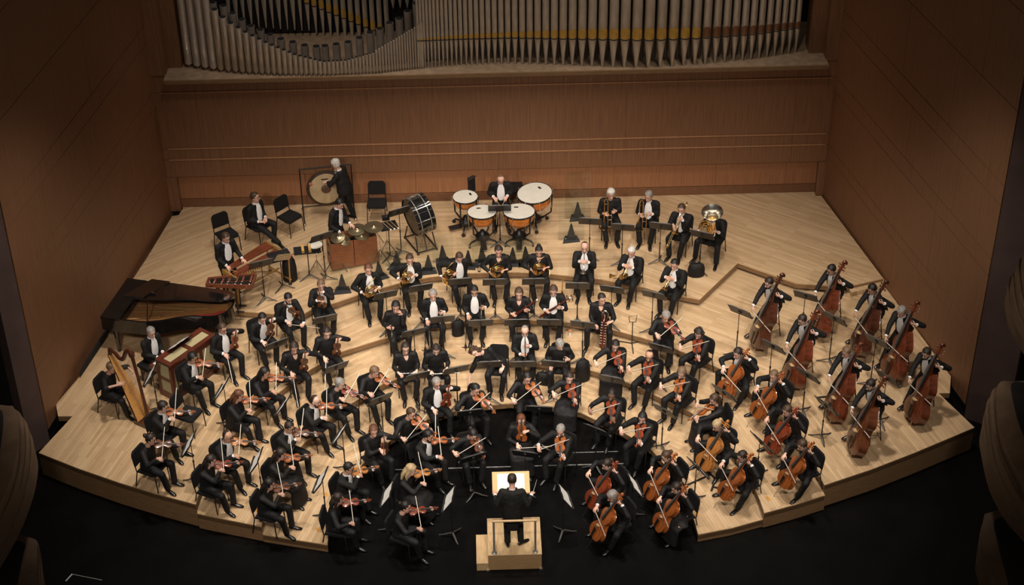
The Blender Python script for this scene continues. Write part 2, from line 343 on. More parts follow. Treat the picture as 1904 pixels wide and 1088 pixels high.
# proscenium faces and the dark house beyond
def face(name, pts, m_, th=.2):
    a, b_ = V(pts[0]), V(pts[1]); t = (b_-a).normalized(); nn = V((t.y, -t.x, 0)); nn = -nn if nn.y < 0 else nn
    s = MB(); z0, z1 = pts[2], pts[3]
    s.prism([(a.x, a.y), (b_.x, b_.y), (b_.x+nn.x*th, b_.y+nn.y*th), (a.x+nn.x*th, a.y+nn.y*th)], z0, z1); return struct(s, name, m_, smooth=False)
face('wall_left_front', ((-9.80, 3.93), (-10.12, 3.55), 0, 12), PROSC, .5); face('wall_right_front', ((9.84, 3.93), (10.60, 3.45), 0, 12), PROSC, .5)
face('wall_left_house', ((-10.14, 3.75), (-24, 2.5), -1, 14), VOID); face('wall_right_house', ((10.62, 3.6), (24, 2.5), -1, 14), VOID)
# a black block added to stand for the dark gap between floor and left wall
for px in (((204, 612), (160, 682), (149, 703), (201, 625)), ):
    s = MB(); s.prism(xy([at(x, y, .6) for x, y in px]), .45, .75); struct(s, 'dark_gap_block', VOID, smooth=False)
# white line and round covers of the lift in the black floor; marks
WLINE = mat('worn_white_line', (.20, .20, .20), .6, var=.5, scale=14)
s = MB(); s.box((.05, 2.75, .001), (4.9, .03, .004)); s.box((1.75, 3.14, .001), (1.1, .018, .004)); struct(s, 'floor_line', WLINE, smooth=False)
s = MB(); q0 = at(122, 1081, 0); q1 = at(134, 1068, 0); s.tube([q0+V((0, 0, .003)), q1+V((0, 0, .003))], .014, 4); s.tube([q1+V((0, 0, .003)), at(190, 1079, 0)+V((0, 0, .003))], .005, 4); struct(s, 'floor_mark', mat('white_tape', (.6, .6, .6), .6), smooth=False)
# ------------------------------------------------------------------ boxes of the house, stepped wooden fronts
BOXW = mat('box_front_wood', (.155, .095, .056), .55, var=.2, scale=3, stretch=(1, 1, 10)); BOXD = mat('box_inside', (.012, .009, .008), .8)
def pbox(label, bands, ztop, dz, inner, out, rim=True):
    root = empty('balcony_box', label, 'balcony')
    for i, pl in enumerate(bands):
        z = ztop-i*dz; s = MB(); poly = xy(spline([at(x, y, z) for x, y in pl], 5))+[(at(*p, z).x, at(*p, z).y) for p in out]
        s.prism(poly, z-dz*1.0, z); s.build('front_board', BOXW, root, smooth=False)
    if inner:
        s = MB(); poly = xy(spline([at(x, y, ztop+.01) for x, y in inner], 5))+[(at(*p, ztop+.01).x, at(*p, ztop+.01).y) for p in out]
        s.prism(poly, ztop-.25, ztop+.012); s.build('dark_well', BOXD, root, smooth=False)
    root.location = (0, 0, 0); return root
K = lambda l, sx, ox, oy: [(ox+x/sx, oy+y/sx) for x, y in l]
LB = [K(b, 2.323, 0, 620) for b in ([(40, 313), (58, 318), (78, 375), (78, 470), (52, 610), (-10, 760)], [(50, 318), (92, 352), (104, 430), (94, 540), (60, 680), (-10, 830)], [(80, 340), (120, 398), (124, 490), (108, 600), (70, 720), (-10, 880)], [(100, 370), (140, 452), (142, 530), (122, 650), (72, 790), (-10, 925)], [(120, 420), (153, 508), (150, 590), (126, 690), (70, 830), (-10, 970)])]
pbox('curved stepped wooden box front, upper one at the left edge', LB, 4.4, .24, K([(-10, 330), (8, 335), (14, 380), (5, 470), (-10, 560)], 2.323, 0, 620), [(-120, 1000), (-120, 740)])
LB2 = [K(b, 2.323, 0, 620) for b in ([(30, 872), (50, 868), (152, 890), (160, 935), (160, 1010), (165, 1100)], [(60, 872), (158, 900), (168, 960), (172, 1030), (176, 1100)], [(80, 880), (160, 910), (178, 1000), (184, 1040), (188, 1100)])]
lowl = pbox('lower wooden box front at the left edge with a dark seating well', LB2, 2.2, .24, K([(20, 890), (104, 905), (98, 960), (85, 1030), (72, 1100)], 2.323, 0, 620), [(-60, 1120), (-40, 1000)])
RK = lambda b: K(b, 1.678, 1600, 440)
RB = [RK(b) for b in ([(470, 452), (440, 452), (424, 480), (428, 560), (450, 650), (520, 790)], [(440, 462), (408, 486), (406, 560), (428, 670), (470, 770), (520, 850)], [(425, 480), (394, 517), (396, 590), (416, 690), (460, 800), (520, 885)], [(415, 500), (385, 555), (388, 630), (412, 730), (460, 830), (520, 905)], [(410, 530), (378, 594), (384, 660), (408, 760), (455, 850), (520, 925)])]
pbox('curved stepped wooden box front in the middle of the right edge', RB, 4.4, .24, RK([(520, 456), (472, 458), (478, 520), (500, 600), (530, 660)]), [(2050, 1000), (2050, 700)])
RB2 = [RK(b) for b in ([(480, 838), (400, 862), (386, 872), (378, 930), (385, 1000), (420, 1110)], [(420, 862), (386, 885), (371, 940), (374, 1010), (400, 1110)], [(400, 880), (378, 905), (364, 1000), (368, 1030), (392, 1110)])]
lowr = pbox('lower wooden box front at the right edge with a dark seating well', RB2, 2.2, .24, RK([(490, 866), (420, 885), (425, 940), (445, 1020), (470, 1110)]), [(1960, 1120), (1940, 960)])
RB3 = [RK(b) for b in ([(530, 20), (510, 38), (505, 90), (515, 160), (540, 220)], [(520, 50), (488, 82), (488, 130), (500, 200), (540, 290)], [(510, 80), (474, 122), (474, 170), (490, 240), (540, 330)], [(500, 110), (466, 128), (462, 175), (478, 250), (540, 350)], [(490, 140), (457, 166), (462, 220), (480, 275), (540, 370)])]
pbox('topmost stepped wooden box front at the right edge', RB3, 7.2, .24, None, [(2050, 700), (2050, 440)])
# ------------------------------------------------------------------ organ
TIN = mat('organ_tin', (.60, .52, .43), .27, .35, var=.14, scale=3, stretch=(5, 5, 1)); TIN_SHADE = mat('shaded_gap_zinc', (.11, .092, .078), .5, .1, var=.15, scale=3); MOUTH = mat('gilt_mouth', (.70, .42, .09), .35, .25, var=.12)
MOUTHD = mat('copper_mouth', (.26, .12, .055), .45, .3)
organ = empty('pipe_organ', 'tall pipe organ of tin and zinc pipes above the back wall', 'organ')
pm = {}
def pipe(x, y, r, zf, zm, ztop, m_=TIN, mouth=None, foot=True, cap=False):
    s = MB(); f = .25 if foot else 1
    prof = [(r*f*.9, zf), (r*f, zf+.02), (r, zm), (r, ztop)]
    n = 12 if r > .03 else 8
    s.lathe(prof, n); o = s.build('pipe', m_, organ); o.location = (x, y, 0)
    if cap:
        h = MB(); h.lathe([(r*.9, ztop+.004), (r*.9, ztop+.006)], n); h.build('pipe_opening', VOID, o)
    if mouth:
        mm, hh = mouth; h = MB(); w = []
        for i in range(5): w.append((-1+i*.5)*1.15)
        vs = []; fs = []
        for i, a in enumerate(w):
            for z, k in ((zm+.02, 1.03), (zm+hh*.72, 1.03), (zm+hh*(1-.28*abs(w[i]/1.15)**2), 1.03)): vs.append((r*k*math.sin(a), -r*k*math.cos(a), z))
        for i in range(4):
            for j in range(2): fs.append((i*3+j, i*3+3+j, i*3+4+j, i*3+1+j))
        h.add(vs, fs); lip = [(r*1.04*math.sin(a), -r*1.04*math.cos(a)) for a in w]
        h.build('mouth', mm, o)
        h = MB(); h.tube([(p[0], p[1], zm-.004) for p in lip], .012, 4); h.build('mouth_slot', VOID, o)
    return o
# right and middle field: row of pipes with gilt mouths, wider towards the right middle, feet on the shelf
def prof_x(px, Y, z): return at(px, 60, z)
def lerp_tab(tab, x):
    for (a, b), (c, d) in zip(tab, tab[1:]):
        if x <= c: return b+(d-b)*(x-a)/(c-a)
    return tab[-1][1]
FOOT = [(340, 121), (352, 123), (400, 131), (450, 136), (520, 140), (600, 141), (700, 137), (780, 128), (850, 122), (952, 118), (1080, 122), (1200, 126), (1300, 120), (1402, 110), (1482, 97), (1500, 94)]
SPC = [(780, 5.5), (850, 9), (920, 12), (1000, 15), (1080, 18.5), (1180, 22.5), (1240, 22), (1320, 18), (1400, 15), (1480, 12)]
MB_ = [(780, 76), (860, 73), (952, 71), (1100, 74), (1202, 76), (1300, 72), (1402, 64), (1482, 52)]; MT_ = [(780, 72), (860, 64), (952, 59), (1100, 53), (1202, 52), (1300, 50), (1402, 47), (1482, 40)]
px = 780.0
while px < 1484:
    p = at(px, lerp_tab(FOOT, px), 4.63); sp = lerp_tab(SPC, px); r = sp*.385/73; zm = atY(px, lerp_tab(MB_, px), p.y-r).z; zt = atY(px, lerp_tab(MT_, px), p.y-r).z
    pipe(p.x, p.y, r, 4.63, zm, 9.5, TIN, (MOUTH if px < 1310 else MOUTHD, max(.05, zt-zm)))
    if r > .05: pipe(p.x+sp*.5/73, p.y+.30, r*.42, 4.63, 4.75, 9.3, TIN_SHADE)  # narrow gap pipes coloured dark for the shade between the big ones
    px += sp
# left field: a bay of slender pipes whose tops dip in a curve, with wide zinc pipes in an arc behind them
dip = [(352, -60), (390, 10), (420, 38), (460, 62), (500, 82), (550, 102), (600, 114), (640, 112), (690, 98), (730, 74), (770, 48), (800, 24), (830, -2), (850, -30)]
def dip_y(x):
    for (a, b), (c, d) in zip(dip, dip[1:]):
        if a <= x <= c: return b+(d-b)*(x-a)/(c-a)
    return -60
px = 352.0
while px < 790:
    t = (px-352)/438; r = .078*(1-t)**1.3+.020
    p = at(px, lerp_tab(FOOT, px), 4.63); yy = p.y; X = p.x; fy = lerp_tab(FOOT, px); xt = px-.125*(fy-dip_y(px)); xt = px-.125*(fy-dip_y(xt)); zt = atY(xt, dip_y(xt), yy).z
    pipe(X, yy, r, 4.63, 4.72, min(9.5, max(4.9, zt)), TIN, cap=r > .03)
    px += (r*2.0+.020)*73
arc = [(372, -10), (395, 6), (415, 12), (432, 26), (449, 38), (466, 50), (484, 57), (502, 66), (522, 74), (544, 80), (566, 86), (588, 88), (604, 87), (625, 84), (647, 80), (668, 72), (688, 62), (706, 55), (724, 44), (742, 36), (758, 22), (774, 8), (790, -6), (806, -20), (822, -34)]
for k, (x, y) in enumerate(arc):
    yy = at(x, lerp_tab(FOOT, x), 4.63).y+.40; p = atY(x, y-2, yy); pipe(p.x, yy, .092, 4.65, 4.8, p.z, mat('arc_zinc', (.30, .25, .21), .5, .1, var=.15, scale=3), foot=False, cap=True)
for k in range(30):                           # back rank: slender tapering pipes, gilt mouths on those to the right of the middle
    x = 430+k*13.2; yy = 13.30; p = atY(x, 60, yy); mz = None
    if 11 <= k <= 22:
        zz = atY(x, -8+(k-11)*5.6+12, yy).z; pipe(p.x, yy, .062, zz-.75, zz, 9.3, TIN, (MOUTH, .26))
    else: pipe(p.x, yy, .05+.012*(k % 2), 5.0-.02*k if k < 11 else 5.35, 5.6, 9.3, TIN)
# ------------------------------------------------------------------ people
def ik(a, b, l1, l2, pole):
    a, b, pole = V(a), V(b), V(pole); d = b-a; L = d.length; mx = (l1+l2)*.995
    if L > mx: d = d*(mx/L); b = a+d; L = mx
    x = (l1*l1-l2*l2+L*L)/(2*L); h = math.sqrt(max(0, l1*l1-x*x)); n = d.normalized()
    p = pole-n*pole.dot(n); p = p.normalized() if p.length > 1e-6 else n.orthogonal().normalized()
    return a+n*x+p*h, b
HEADP = [(-.120, .020, .062, .010), (-.104, .041, .080, -.022), (-.080, .055, .085, -.055), (-.048, .064, .087, -.080), (-.020, .069, .087, -.092), (.004, .072, .083, -.098), (.030, .075, .091, -.102), (.060, .074, .086, -.102), (.088, .064, .068, -.088), (.108, .045, .040, -.062), (.119, .022, .012, -.032)]
def head_pt(ring, a, k=0.0, kz=0.0):
    z, w, f, b = ring; c = (f+b)/2; h = (f-b)/2
    return V(((w+k)*math.sin(a), c+(h+k)*math.cos(a), z+kz))
def head_into(mb, mx, skin=0, lip=1, eye=2):
    n = 14; vs = []; k = len(HEADP)
    for r in HEADP:
        for j in range(n): vs.append(mx @ head_pt(r, 2*math.pi*j/n))
    vs.append(mx @ V((0, .035, -.124))); vs.append(mx @ V((0, -.01, .123)))
    fs = [(i*n+(j+1) % n, i*n+j, (i+1)*n+j, (i+1)*n+(j+1) % n) for i in range(k-1) for j in range(n)]
    fs += [(k*n, j, (j+1) % n) for j in range(n)]+[(k*n+1, (k-1)*n+(j+1) % n, (k-1)*n+j) for j in range(n)]
    mb.add(vs, fs, skin)
    q = mx.to_3x3()
    mb.tube([mx @ V((0, .080, .022)), mx @ V((0, .098, -.012)), mx @ V((0, .108, -.030)), mx @ V((0, .088, -.042))], [(.008, .006), (.011, .009), (.016, .010), (.012, .006)], 6, skin, hint=q @ V((1, 0, 0)))
    for sx in (-1, 1):
        mb.ball(mx @ V((sx*.074, -.012, -.006)), (.009, .018, .031), skin, 6, 5, q)
        mb.ball(mx @ V((sx*.030, .080, .012)), (.0105, .006, .0062), eye, 6, 4, q)
        mb.tube([mx @ V((sx*.016, .088, .036)), mx @ V((sx*.032, .087, .038)), mx @ V((sx*.048, .077, .029))], .0032, 4, eye)
    mb.tube([mx @ V((-.024, .079, -.068)), mx @ V((0, .088, -.066)), mx @ V((.024, .079, -.068))], [(.004, .003), (.006, .007), (.004, .003)], 6, lip)
def hair_into(mb, mx, style, rnd):
    n = 14; q = mx.to_3x3()
    def shell(k, front, side, low, extra=0.0):
        vs = []; ok = {}
        rings = HEADP[2:]+[(.127, .003, .0, -.012)]
        for i, r in enumerate(rings):
            for j in range(n):
                a = 2*math.pi*j/n; kk = k*(1+extra*(rnd.random()-.5)); vs.append(mx @ head_pt(r, a, kk, k*.7*(r[0] > .08)))
                c = math.cos(a); lim = front if c > .62 else (side if c > -.12 else low)
                ok[i*n+j] = r[0] >= lim
        fs = []
        for i in range(len(rings)-1):
            for j in range(n):
                f = (i*n+(j+1) % n, i*n+j, (i+1)*n+j, (i+1)*n+(j+1) % n)
                if sum(ok[t] for t in f) >= 3: fs.append(f)
        mb.add(vs, fs)
        e = len(rings)-1; mb.add([vs[e*n+j] for j in range(n)], [tuple(range(n))])
    def drop(w, length, back=-.085, n_=10, y1=None, dx=0.0):
        p = [V((0, -.04, .05)), V((dx*.2, back, -.02)), V((dx*.6, back-.03, -.02-length*.5)), V((dx, (y1 if y1 is not None else back-.02), -.03-length))]
        mb.tube([mx @ t for t in p], [(.07, .05), (w, .055), (w, .045), (w*.55, .02)], n_, hint=q @ V((1, 0, 0)))
    if style == 'bald': shell(.006, .2, .2, -.06); 
    elif style == 'short': shell(.010, .088, .028, -.045, .5)
    elif style == 'full': shell(.016, .080, .0, -.055, .7)
    elif style == 'bob': shell(.020, .075, -.06, -.09, .5); mb.ball(mx @ V((0, -.05, -.05)), (.098, .075, .075), 0, 10, 6, q)
    elif style == 'curly':
        shell(.018, .075, -.03, -.09, 1.0)
        for _ in range(26):
            a = rnd.uniform(.25*math.pi, 1.75*math.pi); z = rnd.uniform(-.09, .11); w = .098*math.sqrt(max(.1, 1-(z/.15)**2))
            mb.ball(mx @ V((w*math.sin(a), -.012+w*1.05*math.cos(a), z)), rnd.uniform(.022, .034), 0, 6, 4)
    elif style in ('long', 'wavy'):
        shell(.014, .088, .0, -.09, .5); drop(.088, .20 if style == 'wavy' else .27)
        for sx in (-1, 1): mb.tube([mx @ V((sx*.06, -.02, .07)), mx @ V((sx*.080, -.045, -.03)), mx @ V((sx*.082, -.045, -.12)), mx @ V((sx*.07, -.01, -.22))], [(.014, .02), (.016, .035), (.018, .032), (.010, .012)], 6)
    elif style == 'bun': shell(.010, .088, .03, -.07, .3); mb.ball(mx @ V((0, -.115, .055)), (.048, .042, .045), 0, 8, 6, q)
    elif style == 'pony': shell(.010, .088, .03, -.07, .3); mb.ball(mx @ V((0, -.11, .05)), (.03, .03, .03), 0, 8, 5); drop(.036, .20, -.13, 8)
def hand_into(mb, wrist, d, nrm, side, curl=.55, spread=1.0, m=0, k=1.0):
    """Palm, four fingers of unequal length bent at the knuckles, and a thumb from the side of the palm. nrm is the palm's inner face, side points to the thumb."""
    d = V(d).normalized(); nrm = V(nrm); nrm = (nrm-d*nrm.dot(d)).normalized(); s = d.cross(nrm)
    if s.dot(V(side)) < 0: s = -s
    w = V(wrist)
    mb.tube([w-d*.03*k, w+d*.012*k, w+d*.05*k, w+d*.090*k], [(.024*k, .019*k), (.027*k, .016*k), (.040*k, .016*k), (.038*k, .012*k)], 8, m, hint=s)
    for o, L in ((.029, .074), (.010, .084), (-.010, .078), (-.028, .060)):
        p = w+d*.086*k+s*o*k; a = 0; pts = [p-d*.012*k, p]; dd = d+s*o*.9*spread
        for t, seg in enumerate((.44, .32, .26)):
            a += curl*(.75 if t == 0 else 1.0); v_ = dd.normalized()*math.cos(a)+nrm*math.sin(a); p = p+v_*(L*seg*k); pts.append(p)
        mb.tube(pts, [.0095*k, .0095*k, .0088*k, .0080*k, .0060*k], 6, m)
    p = w+d*.022*k+s*.024*k; v1 = (s*.75+d*.62+nrm*.25).normalized(); v2 = (d*.8+s*.25+nrm*(.25+curl*.5)).normalized()
    mb.tube([p-s*.008*k, p+v1*.034*k, p+v1*.034*k+v2*.032*k, p+v1*.034*k+v2*.054*k], [.0125*k, .0115*k, .0098*k, .0065*k], 6, m)
REMESH = []
class Pose: pass
def skeleton(P):
    """Joints from a pose: hip height, leans, turn of the shoulders, feet, hands."""
    g = lambda k, d: P.get(k, d)
    S = Pose(); S.hip = V((0, g('hy', 0.0), g('hz', .53))); le, si, tw = g('lean', .05), g('side', 0.0), g('twist', 0.0)
    S.u = V((math.sin(si), math.sin(le)*math.cos(si), math.cos(le)*math.cos(si))).normalized()
    f = V((0, 1, 0)); f = (f-S.u*f.dot(S.u)).normalized(); f = M.Rotation(tw, 3, S.u) @ f
    S.f = f; S.r = f.cross(S.u); T = g('trunk', .50); S.T = T
    bend = g('bend', .06); S.neck = S.hip+S.u*T+S.f*bend*.5; S.chest = S.hip+S.u*T*.62+S.f*.0
    S.sh = {-1: S.hip+S.u*(T-.06)-S.r*.188+S.f*bend*.3, 1: S.hip+S.u*(T-.06)+S.r*.188+S.f*bend*.3}
    yaw, pit, rol = g('hyaw', 0.0), g('hpitch', .25), g('hroll', 0.0)
    q = M((S.r, S.f, S.u)).transposed() @ M.Rotation(yaw, 3, 'Z') @ M.Rotation(-pit, 3, 'X') @ M.Rotation(rol, 3, 'Y')
    hb = S.neck+S.u*.055+S.f*.02
    S.head = hb+q @ V((0, .012, .115)); S.hm = M.Translation(S.head) @ q.to_4x4() @ M.Scale(1.07, 4); S.hb = hb
    S.hj = {}; S.kn = {}; S.an = {}
    st = g('stand', False)
    for i in (-1, 1):
        S.hj[i] = S.hip+V((i*.095, 0, -.01)); ft = V(g('footR' if i > 0 else 'footL', (i*.12, .02 if st else .48, 0)))
        kp = V(g('kneeR' if i > 0 else 'kneeL', (i*.25, .6, .8) if not st else (i*.1, 1, .1)))
        S.kn[i], S.an[i] = ik(S.hj[i], ft+V((0, 0, .09)), g('thigh', .435), g('shin', .425), kp)
    return S
def arms(S, P):
    S.el = {}; S.wr = {}; S.hd = {}; S.hn = {}; S.cu = {}
    for i, k in ((-1, 'L'), (1, 'R')):
        h = P.get('hand'+k); hd = V(P.get('dir'+k, (0, 1, -.1))).normalized(); S.hd[i] = hd; S.hn[i] = V(P.get('palm'+k, (0, 0, -1))); S.cu[i] = P.get('curl'+k, .55)
        if h is None: h = V((i*.16, .36, .635))
        w = V(h)-hd*.085
        pole = V(P.get('elb'+k, (i*.34, -.35, -.85)))
        S.el[i], S.wr[i] = ik(S.sh[i], w, .295, .265, pole)
def person(P, garb, hair, skin, label, mx, group=None, glasses=False, rnd=random, beard=False, size=1.0):
    S = skeleton(P); arms(S, P); st = P.get('stand', False)
    sk = SKINS[skin]
    # the body: one mesh
    b = MB(); head_into(b, S.hm)
    b.tube([S.chest-S.f*.0, S.neck-S.f*.012, S.hb+S.f*.004, S.head-S.hm.to_3x3() @ V((0, .018, .045))], [(.08, .06), (.066, .058), (.054, .056), (.052, .060)], 10, hint=S.r)
    b.tube([S.hip, S.chest], [(.10, .08), (.11, .08)], 8, hint=S.r)
    for i in (-1, 1):
        b.tube([S.chest+S.r*i*.05, S.sh[i], S.el[i], S.wr[i]], [.045, .042, .033, .024], 8)
        b.tube([S.hj[i], S.kn[i], S.an[i]], [.06, .045, .034], 6)
        fw = (S.wr[i]-S.el[i]).normalized()
        hand_into(b, S.wr[i], S.hd[i], S.hn[i], V(P.get('thumb'+('R' if i > 0 else 'L'), (-i, .2, .3))), S.cu[i])
    o = b.build('person', [sk, LIP, EYE]); o.matrix_basis = mx @ M.Scale(size, 4); tag(o, label, 'person', group)
    # coat or top: trunk and sleeves grown into one surface
    tux = garb.startswith('tux'); cloth = SUIT if tux else DRESS; kf = 1.0 if tux else .93
    w = P.get('wide', 1.0)*1.07; bk = 1.14
    c = MB(); H, u, f, T = S.hip, S.u, S.f, S.T
    kk = T/.5
    c.tube([H-u*.10, H-u*.02, H+u*.10*kk, H+u*.24*kk+f*.008, H+u*.37*kk+f*.006, H+u*.445*kk, H+u*.49*kk+f*P.get('bend', .06)*.4], [(.185*w, .145*w), (.190*w, .150*w), (.180*kf*w, .138*w), (.186*kf*w, .134*w), (.200*kf, .124), (.172*kf, .094), (.066, .066)], 14, hint=S.r)
    c.tube([S.sh[-1]-S.u*.005, S.sh[1]-S.u*.005], [(.066*kf, .066*kf)]*2, 10, hint=S.f)
    for i in (-1, 1):
        cuff = S.wr[i]-(S.wr[i]-S.el[i]).normalized()*(.03 if tux else .015)
        if garb == 'short': cuff = S.el[i].lerp(S.wr[i], .25)
        c.ball(S.sh[i], .070*kf*1.06, 0, 10, 6); c.ball(S.el[i], .052*kf*bk, 0, 8, 6)
        c.tube([S.sh[i], S.sh[i].lerp(S.el[i], .5), S.el[i]], [.069*kf*bk, .061*kf*bk, .053*kf*bk], 10); c.tube([S.el[i], S.el[i].lerp(cuff, .5), cuff], [.053*kf*bk, .048*kf*bk, .042*kf*bk], 10)
    if st and tux:                             # tails of the coat
        c.tube([H-u*.02-f*.08, H-u*.22-f*.115, H-u*.42-f*.12], [(.17, .04), (.16, .035), (.10, .022)], 10, hint=S.r)
    elif tux: c.tube([H+u*.02-f*.10, H-u*.02-f*.20, H-u*.16-f*.235], [(.16, .03), (.14, .03), (.10, .024)], 10, hint=S.r)
    j = c.build('tailcoat' if tux else 'black_top', cloth, o); REMESH.append((j, .021, 4))
    # trousers or skirt
    t = MB()
    if garb in ('skirt', 'dress'):
        km = (S.kn[-1]+S.kn[1])/2; am = (S.an[-1]+S.an[1])/2
        if st: t.tube([H+u*.06, H-V((0, 0, .2)), am+V((0, 0, .05))], [(.17, .14), (.21, .19), (.27, .27)], 16, hint=S.r)
        else:
            kw = abs(S.kn[1].x-S.kn[-1].x)/2+.085
            t.tube([H-f*.08-u*.02, H+f*.04-u*.02, H.lerp(km, .55), km+V((0, -.02, 0)), km+V((0, .055, -.06)), km.lerp(am, .55)+V((0, .03, 0)), am+V((0, .02, -.04))], [(.17, .11), (.19, .125), (kw+.01, .105), (kw+.0, .095), (kw-.01, .085), (kw-.01, .10), (kw+.005, .135)], 16, hint=(1, 0, 0))
    else:
        t.tube([H+u*.08, H-u*.03, H-V((0, 0, .09))], [(.155*w, .12*w), (.172*w, .135*w), (.15, .115)], 12, hint=S.r)
        for i in (-1, 1):
            a_, k_, n_ = S.hj[i], S.kn[i], S.an[i]
            t.tube([a_+V((0, 0, -.01)), a_.lerp(k_, .5), k_], [.096, .090, .077], 10); t.ball(k_, .076, 0, 8, 6)
            t.tube([k_, k_.lerp(n_, .45), n_+V((0, 0, -.01))], [.075, .069, .066 if garb != 'wide' else .09], 10)
    j = t.build('skirt' if garb in ('skirt', 'dress') else 'trousers', cloth, o); REMESH.append((j, .021, 4))
    # shoes
    for i in (-1, 1):
        n_ = S.an[i]; fd = P.get('toeR' if i > 0 else 'toeL'); fd = V(fd) if fd else V((i*.22, 1, -.0)); fd.normalize(); s = MB(); base = V((n_.x, n_.y, max(n_.z-.055, .035)))
        s.tube([base-fd*.065+V((0, 0, .01)), base-fd*.03+V((0, 0, .014)), base+fd*.05+V((0, 0, .006)), base+fd*.13-V((0, 0, .008)), base+fd*.19-V((0, 0, .014)), base+fd*.205-V((0, 0, .017))], [(.022, .026), (.036, .046), (.040, .042), (.044, .028), (.032, .018), (.012, .010)], 9, hint=V((fd.y, -fd.x, 0)))
        s.build('shoe', SHOE, o)
    # shirt front, wing collar, tie and cuffs
    if tux:
        s = MB(); vs = []; rows = 8; P0 = [(.06, .140, .030), (.11, .140, .078), (.20, .139, .092), (.27, .139, .094), (.34, .135, .090), (.40, .126, .080), (.45, .100, .066), (.485, .080, .052), (.505, .072, .046)]
        mid = garb != 'tux_closed'
        for zz, dep, hw in (P0 if mid else P0[3:]):
            for k in range(7):
                a = (k-3)/3*hw; hww = .185
                vs.append(H+u*zz*kk+f*(dep*w*math.sqrt(max(.1, 1-(a/hww)**2))+.016+P.get('bend', .06)*.4*(zz > .4))+S.r*a)
        nr = len(vs)//7; s.add(vs, [(i*7+k, i*7+k+1, (i+1)*7+k+1, (i+1)*7+k) for i in range(nr-1) for k in range(6)]); s.build('shirt_front', SHIRT, o); s = MB()
        c0 = S.neck+u*.0; s.tube([c0-u*.005, c0+u*.040], [(.066, .068), (.060, .063)], 12, hint=S.r, cap=False); s.build('collar', SHIRT, o); bt = MB()
        tp = c0+f*.088+u*.008
        for i in (-1, 1):
            bt.tube([tp, tp+S.r*i*.026, tp+S.r*i*.045], [(.009, .008), (.017, .009), (.019, .008)], 6)
            d = (S.wr[i]-S.el[i]).normalized(); s = MB(); s.tube([S.wr[i]-d*.042, S.wr[i]-d*.006], [(.037, .037), (.036, .036)], 10); s.build('cuff', SHIRT, o)
        bt.build('bow_tie', SHIRT, o)
        #                              # lapels
        for i in (-1, 1):
            l = MB(); pts = []
            for zz, dep, hw in P0[2:-2]: pts.append(H+u*zz*kk+f*(dep*w*.86+.016+P.get('bend', .06)*.4*(zz > .4))+S.r*i*(hw+.012))
            l.tube(pts, [(.008, .004), (.018, .006), (.023, .007), (.022, .007), (.010, .006)], 6, hint=S.r); l.build('lapel', SUIT, o)
    elif garb == 'vneck' or P.get('vneck'):
        s = MB(); vs = []
        for zz, dep, hw in ((.36, .128, .006), (.41, .118, .026), (.455, .094, .046), (.485, .074, .052)):
            for k in range(5): a = (k-2)/2*hw; vs.append(H+u*zz*kk+f*(dep+.012+P.get('bend', .06)*.4*(zz > .4)-.1*abs(a))+S.r*a)
        s.add(vs, [(i*5+k, i*5+k+1, (i+1)*5+k+1, (i+1)*5+k) for i in range(3) for k in range(4)]); s.build('neckline', sk, o)
    st_, col = hair; h = MB(); hair_into(h, S.hm, st_, rnd)
    if beard:
        hm = S.hm; h.tube([hm @ V((-.066, .02, -.035)), hm @ V((-.052, .062, -.085)), hm @ V((0, .088, -.108)), hm @ V((.052, .062, -.085)), hm @ V((.066, .02, -.035))], [(.010, .016), (.014, .022), (.016, .024), (.014, .022), (.010, .016)], 6)
    h.build('hair', HAIRC[col], o, ang=60)
    if glasses:
        e = MB(); hm = S.hm
        for i in (-1, 1):
            c0 = V((i*.033, .096, .010)); e.tube([hm @ (c0+V((.023*math.cos(a), -.004*abs(math.cos(a)), .018*math.sin(a)))) for a in [2*math.pi*k/10 for k in range(10)]], .0026, 4, closed=True)
            e.tube([hm @ V((i*.056, .090, .014)), hm @ V((i*.080, .0, .012))], .0024, 4)
        e.tube([hm @ V((-.011, .097, .014)), hm @ V((.011, .097, .014))], .0026, 4); e.build('glasses', EBONY, o)
    return o, S
def bake_cloth():
    for o, v, it in REMESH:
        md = o.modifiers.new('r', 'REMESH'); md.mode = 'VOXEL'; md.voxel_size = v; md.use_smooth_shade = True
        s = o.modifiers.new('s', 'SMOOTH'); s.factor = .5; s.iterations = it
    dg = bpy.context.evaluated_depsgraph_get()
    for o, v, it in REMESH:
        me = bpy.data.meshes.new_from_object(o.evaluated_get(dg)); old = o.data; o.modifiers.clear(); o.data = me
        if not me.materials: me.materials.append(old.materials[0])
        me.shade_smooth(); bpy.data.meshes.remove(old)
